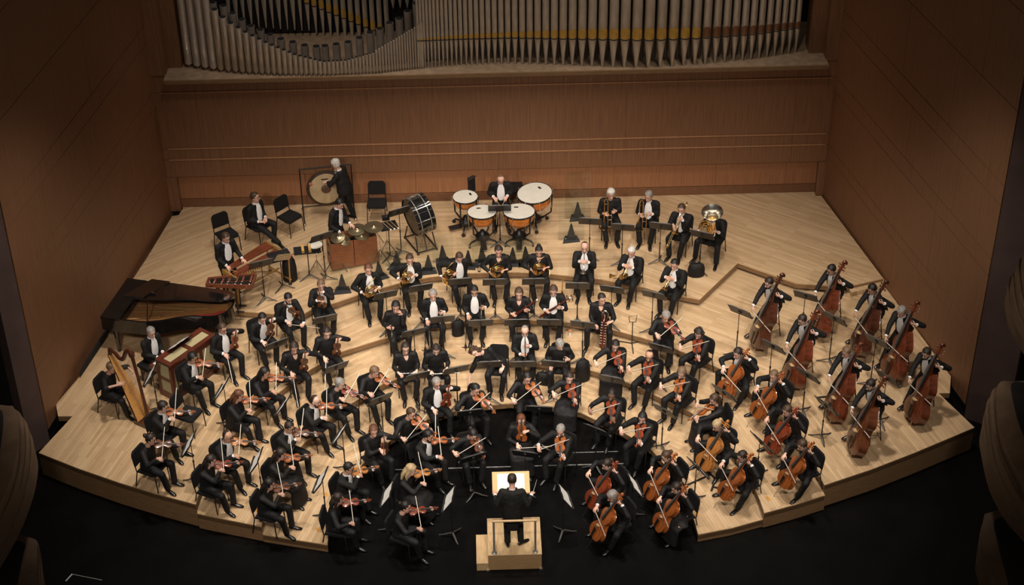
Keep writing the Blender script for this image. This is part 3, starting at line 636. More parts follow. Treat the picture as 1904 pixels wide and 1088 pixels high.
# ------------------------------------------------------------------ bowed strings: local frame, bottom of the body at the origin, Y to the scroll, Z out of the belly
OUTL = [(0, .0), (.004, .10), (.02, .17), (.06, .232), (.12, .272), (.19, .288), (.26, .283), (.33, .25), (.385, .205), (.405, .205), (.44, .172), (.50, .155), (.56, .153), (.605, .166), (.635, .195), (.66, .198), (.72, .222), (.79, .235), (.86, .225), (.92, .185), (.965, .12), (.988, .06), (1, .0)]
OUTB = [(0, .0), (.004, .11), (.02, .18), (.06, .25), (.13, .292), (.20, .300), (.27, .29), (.34, .252), (.39, .21), (.42, .198), (.47, .178), (.52, .17), (.57, .175), (.61, .195), (.64, .208), (.68, .218), (.73, .21), (.79, .18), (.85, .14), (.91, .098), (.96, .062), (.99, .03), (1, .0)]
def strings_proto(name, B, neck, rib, varn, kind, outl=OUTL):
    """B body length, neck length from the body's top to the scroll's end, rib height."""
    def fn():
        s = MB(); half = [(y*B, w*B) for y, w in outl]; ring = [(w, y) for y, w in half]+[(-w, y) for y, w in half[::-1][1:-1]]; n = len(ring); h = rib/2
        layers = [(-h-rib*.10, .0), (-h-rib*.08, .72), (-h, 1.0), (-h+.1*rib, .975), (h-.1*rib, .975), (h, 1.0), (h+rib*.14, .72), (h+rib*.20, .0)]
        cy = .46*B; vs = []
        for z, k in layers:
            kk = max(k, .22)
            for x, y in ring: vs.append((x*kk, cy+(y-cy)*kk, z))
        fs = [(i*n+j, i*n+(j+1) % n, (i+1)*n+(j+1) % n, (i+1)*n+j) for i in range(len(layers)-1) for j in range(n)]
        fs += [tuple(range(n))[::-1], tuple((len(layers)-1)*n+j for j in range(n))]
        s.add(vs, fs); root = s.build(name, varn, ang=35)
        top = h+rib*.2; k = B/.355; fl = neck*.66
        s = MB(); s.tube([(0, B*.96, h*.6), (0, B+fl*.5, h*1.0), (0, B+fl, h*1.05)], [(.013*k, .014*k), (.011*k, .008*k), (.011*k, .008*k)], 8, hint=(1, 0, 0))
        y0 = B+fl; c = neck-fl; s.tube([(0, y0, h*1.05), (0, y0+c*.45, h*.9), (0, y0+c*.75, h*.55)], [(.012*k, .011*k), (.010*k, .011*k), (.008*k, .009*k)], 8, hint=(1, 0, 0))
        pts = []
        for i in range(14): a = -.3+i*.62; r = c*.26*(1-i/16); pts.append((0, y0+c*.78+r*math.sin(a), h*.30+c*.02-r*math.cos(a)+c*.16))
        s.tube(pts, [(.011*k, .006*k)]*14, 6, hint=(1, 0, 0))
        for i in range(4):
            yy = y0+c*(.12+.14*i); x = (.030 if i % 2 else -.030)*k*(1.25 if kind != 'vn' else 1); s.tube([(-x*.4, yy, h*.9), (x, yy, h*.9)], .0042*k, 6); s.ball((x*1.1, yy, h*.9), (.008*k, .008*k, .0045*k), 0, 6, 4)
        s.build('neck_and_scroll', varn, root)
        ze = top+.012*k; yb = B*.43; zb = top+.030*k
        s = MB(); s.tube([(0, B+fl, h*1.2+.004*k), (0, B, top*.98+.006*k), (0, B*.66, ze)], [(.012*k, .003*k), (.016*k, .004*k), (.020*k, .004*k)], 8, hint=(1, 0, 0)); s.build('fingerboard', EBONY, root)
        s = MB(); s.prism([(-.021*k, 0), (.021*k, 0), (.019*k, .012*k), (.017*k, .026*k), (0, .031*k), (-.017*k, .026*k), (-.019*k, .012*k)], -.0025*k, .0025*k, mx=M.Translation((0, yb, top-.004*k)) @ M.Rotation(R(90), 4, 'X')); s.build('bridge', mat('maple', (.62, .42, .20), .5), root)
        s = MB(); s.tube([(0, B*.03, top*.9), (0, B*.10, top+.010*k), (0, B*.32, top+.016*k)], [(.008*k, .003*k), (.012*k, .004*k), (.021*k, .005*k)], 8, hint=(1, 0, 0)); s.build('tailpiece', EBONY, root)
        for i in (-1, 1):
            s = MB(); p = spline([(i*.155*B, B*.36, 0), (i*.135*B, B*.40, 0), (i*.105*B, B*.45, 0), (i*.085*B, B*.52, 0), (i*.07*B, B*.55, 0)], 3)
            s.tube([(q.x, q.y, h+rib*.13+.05*rib*(1-abs(q.x)/(.16*B))+.0008) for q in p], [(.0035*k, .0022*k)]*len(p), 5, hint=(1, 0, 0)); s.build('f_hole', VOID, root)
        s = MB()
        for i in range(4):
            x = (i-1.5)*.0075*k; s.tube([(x*.6, B+fl, h*1.2+.009*k), (x*1.1, yb, zb+.001*k), (x, B*.32, top+.019*k)], .0011*k, 4)
        s.build('strings', STRING, root)
        if kind == 'vn': s = MB(); s.ball((-.045, .030, top+.010), (.036, .026, .007), 0, 8, 4); s.build('chin_rest', EBONY, root)
        else:
            s = MB(); e = .30 if kind == 'vc' else .14; s.tube([(0, .02, 0), (0, -e, 0)], [.006 if kind == 'vc' else .009]*2, 8); s.tube([(0, .0, 0), (0, -.04, 0)], .014 if kind == 'vc' else .02, 8); s.ball((0, -e, 0), .011, 0, 6, 4); s.build('endpin', CHROME, root)
        return root
    return Proto(fn)
def bow_proto(L, frogc, k=1.0):
    def fn():
        s = MB(); s.tube([(0, 0, .016), (0, L*.35, .009), (0, L*.7, .010), (0, L*.97, .020)], [.0042*k, .0040*k, .0036*k, .003*k], 6); s.tube([(0, L*.955, .020), (0, L*.985, .004), (0, L*.99, -.002)], [.004, .004, .002], 5); s.tube([(0, -.02, .016), (0, .0, .016)], .0048*k, 6)
        root = s.build('bow', mat('pernambuco', (.13, .045, .018), .35))
        s = MB(); s.box((0, L*.49, -.002), (.010*k, L*.97, .0022)); s.build('bow_hair', mat('bow_hair', (.80, .76, .66), .6), root)
        s = MB(); s.box((0, .018, .006), (.012*k, .05, .018)); s.build('frog', EBONY, root); return root
    return Proto(fn)
VN = {k: strings_proto('violin', .358, .245, .034, VARN[k], 'vn') for k in ('orange', 'amber', 'red', 'brown')}
VA = {k: strings_proto('viola', .405, .262, .038, VARN[k], 'vn') for k in ('orange', 'amber', 'red', 'brown')}
VC = {k: strings_proto('cello', .755, .46, .12, VARN[k], 'vc') for k in ('orange', 'amber', 'red', 'brown')}
VARN['bassred'] = mat('varnish_bass', (.135, .032, .013), .26, var=.3, scale=5, stretch=(6, 1, 1), coat=.45)
DB = {k: strings_proto('double_bass', 1.14, .72, .20, VARN['bassred' if k == 'red' else k], 'db', OUTB) for k in ('red', 'brown', 'dark')}
BOW = bow_proto(.74, EBONY); BOWC = bow_proto(.71, EBONY, 1.3); BOWB = bow_proto(.70, EBONY, 1.6)
# ------------------------------------------------------------------ chairs and stands
def _chair():
    root = empty('chair')
    s = MB(); pts = []
    for i in range(6): pts.append(0)
    out = [(-.215, -.20), (-.235, .15), (-.20, .235), (.20, .235), (.235, .15), (.215, -.20)]
    s.prism(out, .405, .425); s.prism([(x*.985, y*.985) for x, y in out], .425, .45); s.prism([(x*.93, y*.93) for x, y in out], .45, .458); s.build('seat', BLKP, root, ang=30)
    s = MB(); w = .215; pr = [(-w, 0), (-w, .25), (-w+.02, .31), (-w+.07, .345), (w-.07, .345), (w-.02, .31), (w, .25), (w, 0)]; mx = M.Translation((0, -.235, .535)) @ M.Rotation(R(98), 4, 'X')
    s.prism(pr, -.014, .018, mx=mx); s.prism([(x*.93, .012+y*.93) for x, y in pr], -.024, .0, mx=mx); s.build('backrest', BLKP, root, ang=30)
    for sx in (-1, 1):
        s = MB(); s.tube([(sx*.20, .19, .41), (sx*.215, .215, .39), (sx*.222, .24, 0)], .0125, 8); s.build('leg', BLKM, root)
        s = MB(); s.tube([(sx*.195, -.275, .74), (sx*.205, -.24, .55), (sx*.212, -.21, .40), (sx*.218, -.29, 0)], .0125, 8); s.build('leg', BLKM, root)
    s = MB(); s.tube([(-.20, .18, .40), (.20, .18, .40)], .011, 6); s.tube([(-.205, -.19, .40), (.205, -.19, .40)], .011, 6); s.build('seat_frame', BLKM, root)
    return root
CHAIR = Proto(_chair)
def _stool():
    root = empty('stool'); s = MB(); s.lathe([(.02, .72), (.17, .72), (.185, .74), (.185, .765), (.16, .785), (.02, .79)], 20); s.build('seat', BLKP, root)
    for i in range(4):
        a = math.pi/4+i*math.pi/2; s = MB(); s.tube([(.13*math.cos(a), .13*math.sin(a), .72), (.23*math.cos(a), .23*math.sin(a), 0)], .012, 8); s.build('leg', BLKM, root)
    s = MB(); s.tube([(.20*math.cos(a), .20*math.sin(a), .26) for a in [2*math.pi*k/20 for k in range(20)]], .009, 6, closed=True); s.build('foot_ring', CHROME, root); return root
STOOL = Proto(_stool)
DESKM = mat('stand_desk', (.013, .0115, .0105), .45, var=.15)
def stand_proto(h, tilt=32):
    def fn():
        root = empty('music_stand'); q = M.Translation((0, 0, h)) @ M.Rotation(R(tilt), 4, 'X')
        s = MB(); s.box((0, 0, .005), (.54, .008, .34)); s.box((0, .028, -.165), (.54, .056, .006)); s.box((-.268, .006, .005), (.006, .018, .34)); s.box((.268, .006, .005), (.006, .018, .34)); s.box((0, -.012, 0), (.05, .02, .12))
        s.v = [tuple(q @ V(p)) for p in s.v]; s.build('desk', DESKM, root, smooth=False)
        s = MB(); s.tube([(0, -.03, .05), (0, -.03, h*.55)], .014, 8); s.tube([(0, -.03, h*.55), (0, -.03, h-.04), (0, -.01, h)], .0085, 8); s.tube([(0, -.03, h*.53), (0, -.03, h*.57)], .019, 8); s.build('pole', BLKM, root)
        for i in range(3):
            a = R(90+120*i); s = MB(); c, w = math.cos(a), math.sin(a); s.tube([(0, -.03, .10), (.06*c, -.03+.06*w, .085), (.18*c, -.03+.18*w, .035), (.28*c, -.03+.28*w, .012)], [(.020, .012), (.024, .012), (.022, .010), (.014, .010)], 6); s.build('foot', mat('worn_stand_foot', (.050, .046, .043), .35, .2), root)
        return root
    return Proto(fn)
STANDS = {h: stand_proto(h) for h in (1.0, .86, 1.18, 1.28)}
def sheet_proto():
    def fn():
        s = MB()
        for i in (-1, 1):
            vs = []; n = 5
            for k in range(n+1): x = i*.225*k/n; d = .004+.012*math.sin(math.pi*k/n)*.7; vs += [(x, d, -.15), (x, d, .16)]
            fs = [(2*k, 2*k+2, 2*k+3, 2*k+1) for k in range(n)]; s.add(vs, fs)
            s.add([(p[0], p[1]-.003, p[2]) for p in vs], [f[::-1] for f in fs])
        root = s.build('sheet_music', PAPER); s = MB()
        for i in (-1, 1):
            for k in range(8): s.box((i*.115, .0125, .125-.034*k), (.165, .001, .007))
        s.build('printed_staves', mat('staff_ink', (.58, .57, .55), .8, var=.3, scale=60), root, smooth=False); return root
    return Proto(fn)
SHEET = sheet_proto()
# ------------------------------------------------------------------ wind instruments, each built once along its own Y axis from the mouthpiece
def flare(r0, r1, L, n=9, p=2.6): return [(L*i/(n-1), r0+(r1-r0)*(i/(n-1))**p) for i in range(n)]
def bell_into(s, base, d, r0, r1, L, n=20, m=0, p=2.6):
    """Open flaring bell (inside and outside)."""
    d = V(d).normalized(); q = d.to_track_quat('Z', 'Y').to_matrix().to_4x4(); mx = M.Translation(base) @ q
    pr = [(r, z) for z, r in flare(r0, r1, L, 10, p)]; s.lathe(pr+[(r1+.003, L-.001)]+[(max(.002, r-.0025), z-.001) for r, z in pr[::-1]], n, m, mx, cap=False)
def _trumpet(metal):
    def fn():
        s = MB(); s.tube([(0, -.01, 0), (0, .02, 0), (0, .05, 0)], [.011, .007, .005], 8); s.tube([(0, .05, 0), (0, .40, 0), (0, .43, -.02), (0, .43, -.045), (0, .40, -.065), (0, .27, -.065)], .0065, 8)
        s.tube(spline([(0, .27, -.005-.06), (0, .14, -.065), (0, .11, -.05), (0, .105, -.03), (0, .12, -.012), (0, .15, -.004), (.012, .24, -.002)], 4), .0068, 8); bell_into(s, (.012, .24, -.002), (0, 1, 0), .0072, .062, .26)
        root = s.build('trumpet', metal)
        for i in range(3):
            s = MB(); y = .205+.026*i; s.tube([(0, y, -.10), (0, y, .025)], .0105, 10); s.tube([(0, y, .025), (0, y, .045)], .004, 6); s.tube([(0, y, .045), (0, y, .049)], .009, 8); s.build('valve', metal, root)
        return root
    return Proto(fn)
TPT = _trumpet(BRASS); TPTS = _trumpet(SILVER)
def _trombone():
    s = MB(); s.tube([(0, -.01, 0), (0, .02, 0), (0, .05, 0)], [.015, .010, .007], 8)
    for x in (0, .09): s.tube([(x, .05, 0), (x, .78, 0)], .0075, 8)
    s.tube(spline([(0, .78, 0), (.01, .82, 0), (.045, .84, 0), (.08, .82, 0), (.09, .78, 0)], 4), .0085, 8)
    root = s.build('trombone', BRASS)
    s = MB(); s.tube(spline([(.09, .06, 0), (.09, -.10, 0), (.095, -.28, 0), (.13, -.35, 0), (.17, -.30, .0), (.175, -.2, 0), (.175, .10, .0)], 5), [.010]*31, 8); bell_into(s, (.175, .08, 0), (0, 1, 0), .011, .105, .36, p=3.0); s.tube([(.09, .02, 0), (.175, .02, 0)], .006, 6); s.tube([(.09, -.2, 0), (.175, -.2, 0)], .006, 6); s.build('bell_section', BRASS, root)
    s = MB(); s.tube([(0, .10, 0), (.09, .10, 0)], .006, 6); s.tube([(0, .22, 0), (.09, .22, 0)], .006, 6); s.build('slide_brace', SILVER, root); return root
TBN = Proto(_trombone)
def _horn():
    s = MB()
    for r, z, w in ((.135, 0, .008), (.115, .018, .008), (.095, -.012, .008), (.075, .02, .007), (.105, .035, .007)):
        s.tube([(r*math.cos(a), r*math.sin(a), z) for a in [2*math.pi*k/22 for k in range(22)]], w, 8, closed=True)
    s.tube(spline([(-.13, .02, .0), (-.15, .12, .02), (-.08, .23, .03), (-.0, .30, .03)], 5), [.0075]*16, 8); s.tube([(0, .30, .03), (.02, .33, .03)], [.006, .011], 8)
    root = s.build('french_horn', BRASS)
    s = MB(); s.tube(spline([(-.12, -.06, .0), (-.05, -.14, -.02), (.05, -.15, -.05), (.11, -.12, -.08)], 4), [.012+.0016*i for i in range(13)], 10); bell_into(s, (.09, -.13, -.06), (.55, -.45, -.70), .03, .155, .24, 24, p=2.2); s.build('bell', BRASS, root)
    for i in range(3): s = MB(); s.tube([(-.05+.04*i, .03, -.02), (-.05+.04*i, .03, .04)], .017, 10); s.build('rotary_valve', SILVER, root)
    return root
HORN = Proto(_horn)
def _tuba():
    s = MB()
    for x, y, a, b, w in ((0, .0, .16, .28, .022), (.02, .02, .12, .22, .018), (-.02, -.02, .13, .17, .016), (.0, .03, .09, .13, .013)):
        s.tube([(x+a*math.cos(t), y+b*math.sin(t), (.02 if w > .02 else .045)) for t in [2*math.pi*k/26 for k in range(26)]], w, 10, closed=True)
    for i in range(6): s.tube([(-.12+.04*i, -.20, .07), (-.12+.04*i, .16, .07)], .009, 6)
    s.tube(spline([(.10, .18, .05), (.16, .26, .10), (.10, .34, .22), (.02, .36, .26)], 5), .008, 8); root = s.build('tuba', BRASS)
    s = MB(); s.tube(spline([(.16, -.2, .0), (.17, .0, .0), (.15, .20, .0), (.13, .32, .0)], 4), [.035+.004*i for i in range(13)], 14); s.build('bow_branch', BRASS, root)
    s = MB(); bell_into(s, (.13, .30, 0), (-.05, 1, .10), .085, .25, .36, 28, p=2.2); s.build('bell', SILVER, root)
    for i in range(4): s = MB(); s.tube([(-.10+.045*i, -.06, .085), (-.10+.045*i, .12, .085)], .018, 10); s.build('valve', SILVER, root)
    return root
TUBA = Proto(_tuba)
GREN = mat('grenadilla', (.016, .012, .011), .28); MAPLER = mat('red_maple', (.10, .018, .010), .25, var=.3)
def _reed(name, L, bell):
    def fn():
        s = MB(); pr = [(.003, 0), (.006, .02), (.010, .08), (.0125, .10), (.013, L*.5), (.014, L*.84), (bell*.7, L*.93), (bell, L), (bell*.85, L), (.012, L*.9)]
        s.lathe(pr, 12, 0, M.Rotation(R(-90), 4, 'X'), cap=False); root = s.build(name, GREN)
        s = MB()
        for i in range(11): y = L*(.22+.055*i); s.tube([(-.012, y, .013), (.012, y, .014)], [(.004, .004), (.004, .004)], 6); s.tube([(.013, y, 0), (.013, y+.03, 0)], .0022, 5)
        for y in (.10, L*.5, L*.84): s.tube([(0, y, 0), (0, y+.008, 0)], .0155, 12)
        s.build('keywork', SILVER, root); return root
    return Proto(fn)
CLAR = _reed('clarinet', .66, .036); OBOE = _reed('oboe', .62, .024)
def _bassoon():
    s = MB(); s.tube([(0, 0, 0), (0, .62, 0)], [.026, .020], 10); s.tube([(.035, .0, 0), (.035, .78, 0), (.035, 1.28, 0)], [.024, .018, .017], 10); s.tube([(.017, -.05, 0), (.017, .02, 0)], [(.032, .024), (.040, .027)], 10); root = s.build('bassoon', MAPLER)
    s = MB(); s.tube([(.035, 1.25, 0), (.035, 1.285, 0)], .020, 12); s.build('white_ring', PAPER, root)
    s = MB(); s.tube(spline([(0, .62, 0), (-.005, .70, .02), (-.03, .74, .10), (-.06, .70, .19), (-.07, .66, .22)], 5), .0045, 6); 
    for i in range(8): s.tube([(-.02, .12+.06*i, .022), (.05, .12+.06*i, .022)], .004, 5)
    s.build('keywork', SILVER, root); return root
BSN = Proto(_bassoon)
def _contra():
    s = MB()
    for x, z, a, b in ((-.06, 0, .05, 1.12), (.0, .03, .0, 1.18), (.06, 0, .05, 1.02)): s.tube([(x, a, z), (x, b, z)], .026, 10)
    root = s.build('contrabassoon', MAPLER); s = MB()
    s.tube(spline([(-.06, 1.12, 0), (-.06, 1.22, 0), (-.02, 1.29, .0), (.05, 1.29, .0), (.09, 1.2, 0), (.09, 1.08, .0)], 5), .028, 10); s.tube(spline([(0, 1.18, .03), (.0, 1.24, .06), (.03, 1.20, .16), (.02, 1.12, .28)], 4), .006, 6)
    for i in range(9): s.tube([(-.085, .2+.09*i, .028), (.085, .2+.09*i, .03)], .006, 5)
    s.tube([(-.06, .05, 0), (-.03, -.01, .0), (0, .0, .03)], .028, 10); s.build('keywork_and_bends', SILVER, root)
    s = MB(); s.tube([(0, 0, .03), (0, -.14, .03)], .008, 6); s.build('floor_peg', BLKM, root); return root
CBSN = Proto(_contra)
def _flute():
    s = MB(); s.tube([(0, 0, 0), (0, .66, 0)], .0095, 10); root = s.build('flute', SILVER); s = MB()
    for i in range(12): s.tube([(0, .22+.033*i, .006), (0, .22+.033*i, .014)], .009, 8)
    s.ball((0, .08, .006), (.012, .02, .008), 0, 8, 4); s.build('keywork', SILVER, root); return root
FLUTE = Proto(_flute)
def _mallet(Lm, col, rb):
    def fn():
        s = MB(); s.tube([(0, 0, 0), (0, Lm, 0)], .0055, 6); root = s.build('mallet', mat('mallet_shaft', (.50, .32, .14), .5)); s = MB(); s.ball((0, Lm, 0), rb, 0, 10, 6); s.build('mallet_head', col, root); return root
    return Proto(fn)
FELT = mat('white_felt', (.78, .74, .66), .9); MAL = _mallet(.36, FELT, .022); MALR = _mallet(.36, mat('red_rubber', (.30, .05, .03), .5), .014); BEAT = _mallet(.34, mat('red_felt', (.38, .12, .10), .9), .045)
def _baton():
    s = MB(); s.tube([(0, 0, 0), (0, .33, 0)], [.003, .0015], 5); root = s.build('baton', PAPER); s = MB(); s.ball((0, -.01, 0), (.010, .02, .010)); s.build('grip', mat('cork', (.45, .28, .14), .8), root); return root
BATON = Proto(_baton)
# ------------------------------------------------------------------ poses: each gives the joints' targets and what is held, in the person's own frame (Y forward, X to its right)
HELD = []                                    # (proto, matrix in the person's frame, label, category, group)
def p_vplay(P, o):
    va = o.get('va'); col = o.get('col', 'orange'); sl = o.get('slide', .30); ang = R(o.get('ang', 42)); dr = o.get('drop', .14)
    P.setdefault('hyaw', .30); P.setdefault('hpitch', .32); P.setdefault('hroll', -.12); P.setdefault('lean', .10); S = skeleton(P)
    d = V((-math.sin(ang), math.cos(ang), -dr)).normalized(); n = V((.30, .0, 1)); T = S.neck+V((-.045, .105, .035))
    mx = axes(T, d, n); nn = mx.to_3x3().col[2]; L = .358 if not va else .405
    c = T+d*(L*.50)+nn*.052; perp = d.cross(V((0, 0, 1))).normalized(); b = (-perp+V((0, 0, o.get('up', .55)))).normalized()
    b = (b-d*b.dot(d)).normalized(); fr = c-b*sl
    P['handR'] = fr+V((.0, -.015, .02)); P['dirR'] = (-.45, .55, -.5) if sl > .2 else (-.6, .3, -.4); P['palmR'] = (-.4, -.3, -.8); P['elbR'] = (.6, -.40, -.65); P['curlR'] = .5
    hl = T+d*(L+.13)+V((.0, -.0, -.025)); P['handL'] = hl+V((-.02, -.0, .02)); P['dirL'] = (.35, .25, .85); P['palmL'] = (.8, -.4, .0); P['thumbL'] = (.2, -.8, .3); P['elbL'] = (-.15, -.1, -.9); P['curlL'] = .75
    return [((VA if va else VN)[col], mx, 'viola' if va else 'violin', 'played by'), (BOW, aim_bow(P, c, BOW, nn*-1), 'bow', 'drawn by')]
def p_vrest(P, o):
    va = o.get('va'); col = o.get('col', 'red'); P.setdefault('hpitch', .28); S = skeleton(P); d = V(o.get('vd', (-.10, .16, 1))).normalized(); T = V(o.get('vt', (-.125, .25, .635))); mx = axes(T, d, V(o.get('vn', (.30, .95, -.1))))
    L = .405 if va else .358; hl = T+d*(L+.10); P['handL'] = o.get('hl', hl+V((-.025, -.02, 0))); P['dirL'] = (.5, .55, .35); P['palmL'] = (.6, .5, -.2); P['elbL'] = (-.7, -.3, -.5); P['curlL'] = .8
    hr = V(o.get('hr', (.15, .37, .655))); P['handR'] = hr; P['dirR'] = o.get('dr', (-.1, .9, -.35)); P['palmR'] = (-.3, 0, -1); P['elbR'] = (.6, -.3, -.6)
    bd = V(o.get('bd', (.30, .80, -.42))).normalized()
    return [((VA if va else VN)[col], mx, 'viola' if va else 'violin', 'stood on the lap of'), (BOW, axes(hr+V((0, .02, .0))-bd*.03, bd, (0, 0, -1)), 'bow', 'held idle by')]
def p_cello(P, o):
    col = o.get('col', 'orange'); P.update(footL=(-.27, .40, 0), footR=(.29, .42, 0), kneeL=(-.75, .5, .6), kneeR=(.75, .5, .6), lean=o.get('lean', .19)); P.setdefault('hpitch', .30); P.setdefault('hyaw', -.1)
    e = V((.03, .76, .02)); s = V((-.19, .10, 1.27)); a = (s-e).normalized(); T = e+a*.30; mx = axes(T, a, V((.10, .95, .3))); n = mx.to_3x3().col[2]
    c = T+a*(.755*.58)+n*.145; b = V((-1, -.06, .16)); b = (b-a*b.dot(a)).normalized(); sl = o.get('slide', .32); fr = c-b*sl
    P['handR'] = fr+V((.0, -.03, .02)); P['dirR'] = (-.35, .75, -.35); P['palmR'] = (-.2, .0, -.9); P['elbR'] = (.85, -.2, -.15); P['curlR'] = .6
    hl = T+a*(.755+o.get('lh', .22))+n*.02; P['handL'] = hl+V((-.035, .01, .01)); P['dirL'] = (.75, .35, -.05); P['palmL'] = (.3, -.9, .2); P['elbL'] = (-.9, .0, -.25); P['thumbL'] = (0, -.8, .3); P['curlL'] = .8
    return [(VC[col], mx, 'cello', 'between the knees of'), (BOWC, aim_bow(P, c, BOWC, -n), 'bow', 'drawn by')]
def p_bass(P, o):
    col = o.get('col', 'brown'); P.update(hz=.90, footL=(-.16, .24, .22), footR=(.24, .34, 0), lean=.22, hy=-.06); P.setdefault('hpitch', .55); P.setdefault('hyaw', -.15); P.setdefault('kneeL', (-.4, .8, .3)); P.setdefault('kneeR', (.6, .8, .1))
    e = V((-.17, .66, .0)); s = V((-.335, .02, 1.93)); a = (s-e).normalized(); T = e+a*.14; mx = axes(T, a, V((.45, .88, .25))); n = mx.to_3x3().col[2]
    c = T+a*(1.14*.60)+n*.20; b = V((-1, -.25, .05)); b = (b-a*b.dot(a)).normalized(); fr = c-b*o.get('slide', .24)
    P['handR'] = fr+V((.0, -.03, .03)); P['dirR'] = (-.2, .5, -.8); P['palmR'] = (-.4, .2, -.8); P['elbR'] = (.9, -.2, -.1); P['curlR'] = .7
    hl = T+a*(1.14+o.get('lh', .20))+n*.03; P['handL'] = hl+V((-.04, .02, 0)); P['dirL'] = (.75, .35, .05); P['palmL'] = (.3, -.9, .2); P['elbL'] = (-.95, .1, .05); P['thumbL'] = (0, -.8, .3); P['curlL'] = .8
    return [(DB[col], mx, 'double bass', 'leaning on'), (BOWB, aim_bow(P, c, BOWB, -n), 'bow', 'drawn by')]
def mouth(S): return S.hm @ V((0, .095, -.068))
def p_trumpet(P, o):
    P.setdefault('hpitch', .30); P.setdefault('lean', .0); S = skeleton(P); m_ = mouth(S); d = V(o.get('d', (0, .80, -.60))).normalized(); mx = axes(m_, d, (0, .2, 1)); n = mx.to_3x3().col[2]
    P['handL'] = m_+d*.20-n*.045+V((-.02, 0, 0)); P['dirL'] = (.65, .45, .35); P['palmL'] = (.5, -.6, 0); P['handR'] = m_+d*.225+n*.03+V((.03, 0, 0)); P['dirR'] = (-.6, .5, .2); P['palmR'] = (-.3, -.2, -.9); P['elbL'] = (-.5, -.15, -.85); P['elbR'] = (.5, -.15, -.85); P['curlL'] = .9
    return [(TPTS if o.get('silver') else TPT, mx, 'trumpet', 'raised to the mouth of')]
def p_trombone(P, o):
    P.setdefault('hpitch', .25); S = skeleton(P); m_ = mouth(S); d = V((.12, .72, -.68)).normalized(); mx = axes(m_, d, (1, -.35, .2)); n = mx.to_3x3()
    P['handL'] = m_+d*.12+V((-.03, -.01, -.02)); P['dirL'] = (.5, .6, .2); P['palmL'] = (.5, -.4, 0); P['handR'] = m_+d*.34+V((.02, 0, -.02)); P['dirR'] = (-.4, .8, -.2); P['palmR'] = (-.6, 0, -.6); P['elbR'] = (.5, -.1, -.8); P['curlL'] = .9
    return [(TBN, mx, 'trombone', 'played by')]
def p_tbnrest(P, o):
    P.setdefault('hpitch', .12); T = V((.02, .42, .40)); mx = M.Translation((.0, .36, 1.16)) @ M.Rotation(R(172), 4, 'Y') @ M.Rotation(R(-90+8), 4, 'X'); mx = axes((.0, .36, .86), (.0, .10, -1), (0, 1, .1)); P['handL'] = (-.06, .36, .84); P['dirL'] = (.5, .7, .2); P['palmL'] = (.7, -.2, 0); P['handR'] = (.12, .36, .78); P['dirR'] = (-.6, .6, .1); P['palmR'] = (-.6, 0, -.3); P['curlL'] = P['curlR'] = .9
    return [(TBN, mx, 'trombone', 'stood upright before')]
def p_horn(P, o):
    P.setdefault('hpitch', .30); c = V(o.get('c', (.06, .33, .76))); mx = axes(c, o.get('hy', (-.25, -.1, 1)), o.get('hz', (-.35, .9, .1))) @ M.Scale(1.12, 4)
    P['handL'] = c+V((-.13, .02, .04)); P['dirL'] = (.75, .4, .1); P['palmL'] = (.3, .5, -.5); P['handR'] = c+V((.15, -.02, -.09)); P['dirR'] = (-.3, .8, -.1); P['palmR'] = (-.8, .0, .3); P['elbR'] = (.8, -.4, -.4)
    return [(HORN, mx, 'french horn', o.get('how', 'resting on the lap of'))]
def p_hornplay(P, o):
    P.setdefault('hpitch', .10); S = skeleton(P); m_ = mouth(S); o = dict(o); o['c'] = m_+V((.10, .09, -.27)); o['hy'] = (-.32, -.22, 1); o['hz'] = (-.45, .8, .3); o['how'] = 'raised and played by'; return p_horn(P, o)
def p_tuba(P, o):
    P.update(footL=(-.26, .46, 0), footR=(.28, .44, 0)); P.setdefault('hpitch', .05); mx = axes((.10, .30, .86), (-.12, .18, 1), (.1, .95, -.1)); P['handL'] = (-.14, .36, .92); P['dirL'] = (.8, .2, .3); P['handR'] = (.20, .38, .78); P['dirR'] = (-.8, .3, .1)
    return [(TUBA, mx, 'tuba', 'hugged on the lap of')]
def p_reed(P, o):
    P.setdefault('hpitch', .30); S = skeleton(P); m_ = mouth(S); d = V(o.get('d', (0, .48, -.88))).normalized(); mx = axes(m_, d, (0, 1, .5)); n = mx.to_3x3().col[2]
    P['handL'] = m_+d*.21+V((-.03, -.015, -.02)); P['dirL'] = (.7, .5, .2); P['palmL'] = (.4, -.7, 0); P['handR'] = m_+d*.40+V((.03, -.015, -.02)); P['dirR'] = (-.7, .5, .2); P['palmR'] = (-.4, -.7, 0); P['elbL'] = (-.5, -.15, -.85); P['elbR'] = (.5, -.15, -.85); P['curlL'] = P['curlR'] = .7
    return [(o.get('reed', CLAR), mx, o.get('rn', 'clarinet'), 'raised to the mouth of')]
def p_reedrest(P, o):
    P.setdefault('hpitch', .30); mx = axes((-.13, .30, 1.06), (.0, .10, -1), (0, 1, .1)); P['handL'] = (-.16, .30, .82); P['dirL'] = (.6, .6, .3); P['palmL'] = (.7, -.3, 0); P['curlL'] = .9
    if o.get('rt', 0): mx = axes((.17, .32, 1.0), (.05, .12, -1), (0, 1, .1)); P['handL'] = None; P['handR'] = (.19, .31, .78); P['dirR'] = (-.5, .7, .2); P['palmR'] = (-.6, -.2, 0)
    if o.get('hf'): P['handL' if o.get('rt') else 'handR'] = o['hf']; P['dirL'] = (.4, .2, .8)
    return [(o.get('reed', CLAR), mx, o.get('rn', 'clarinet'), 'held upright by')]
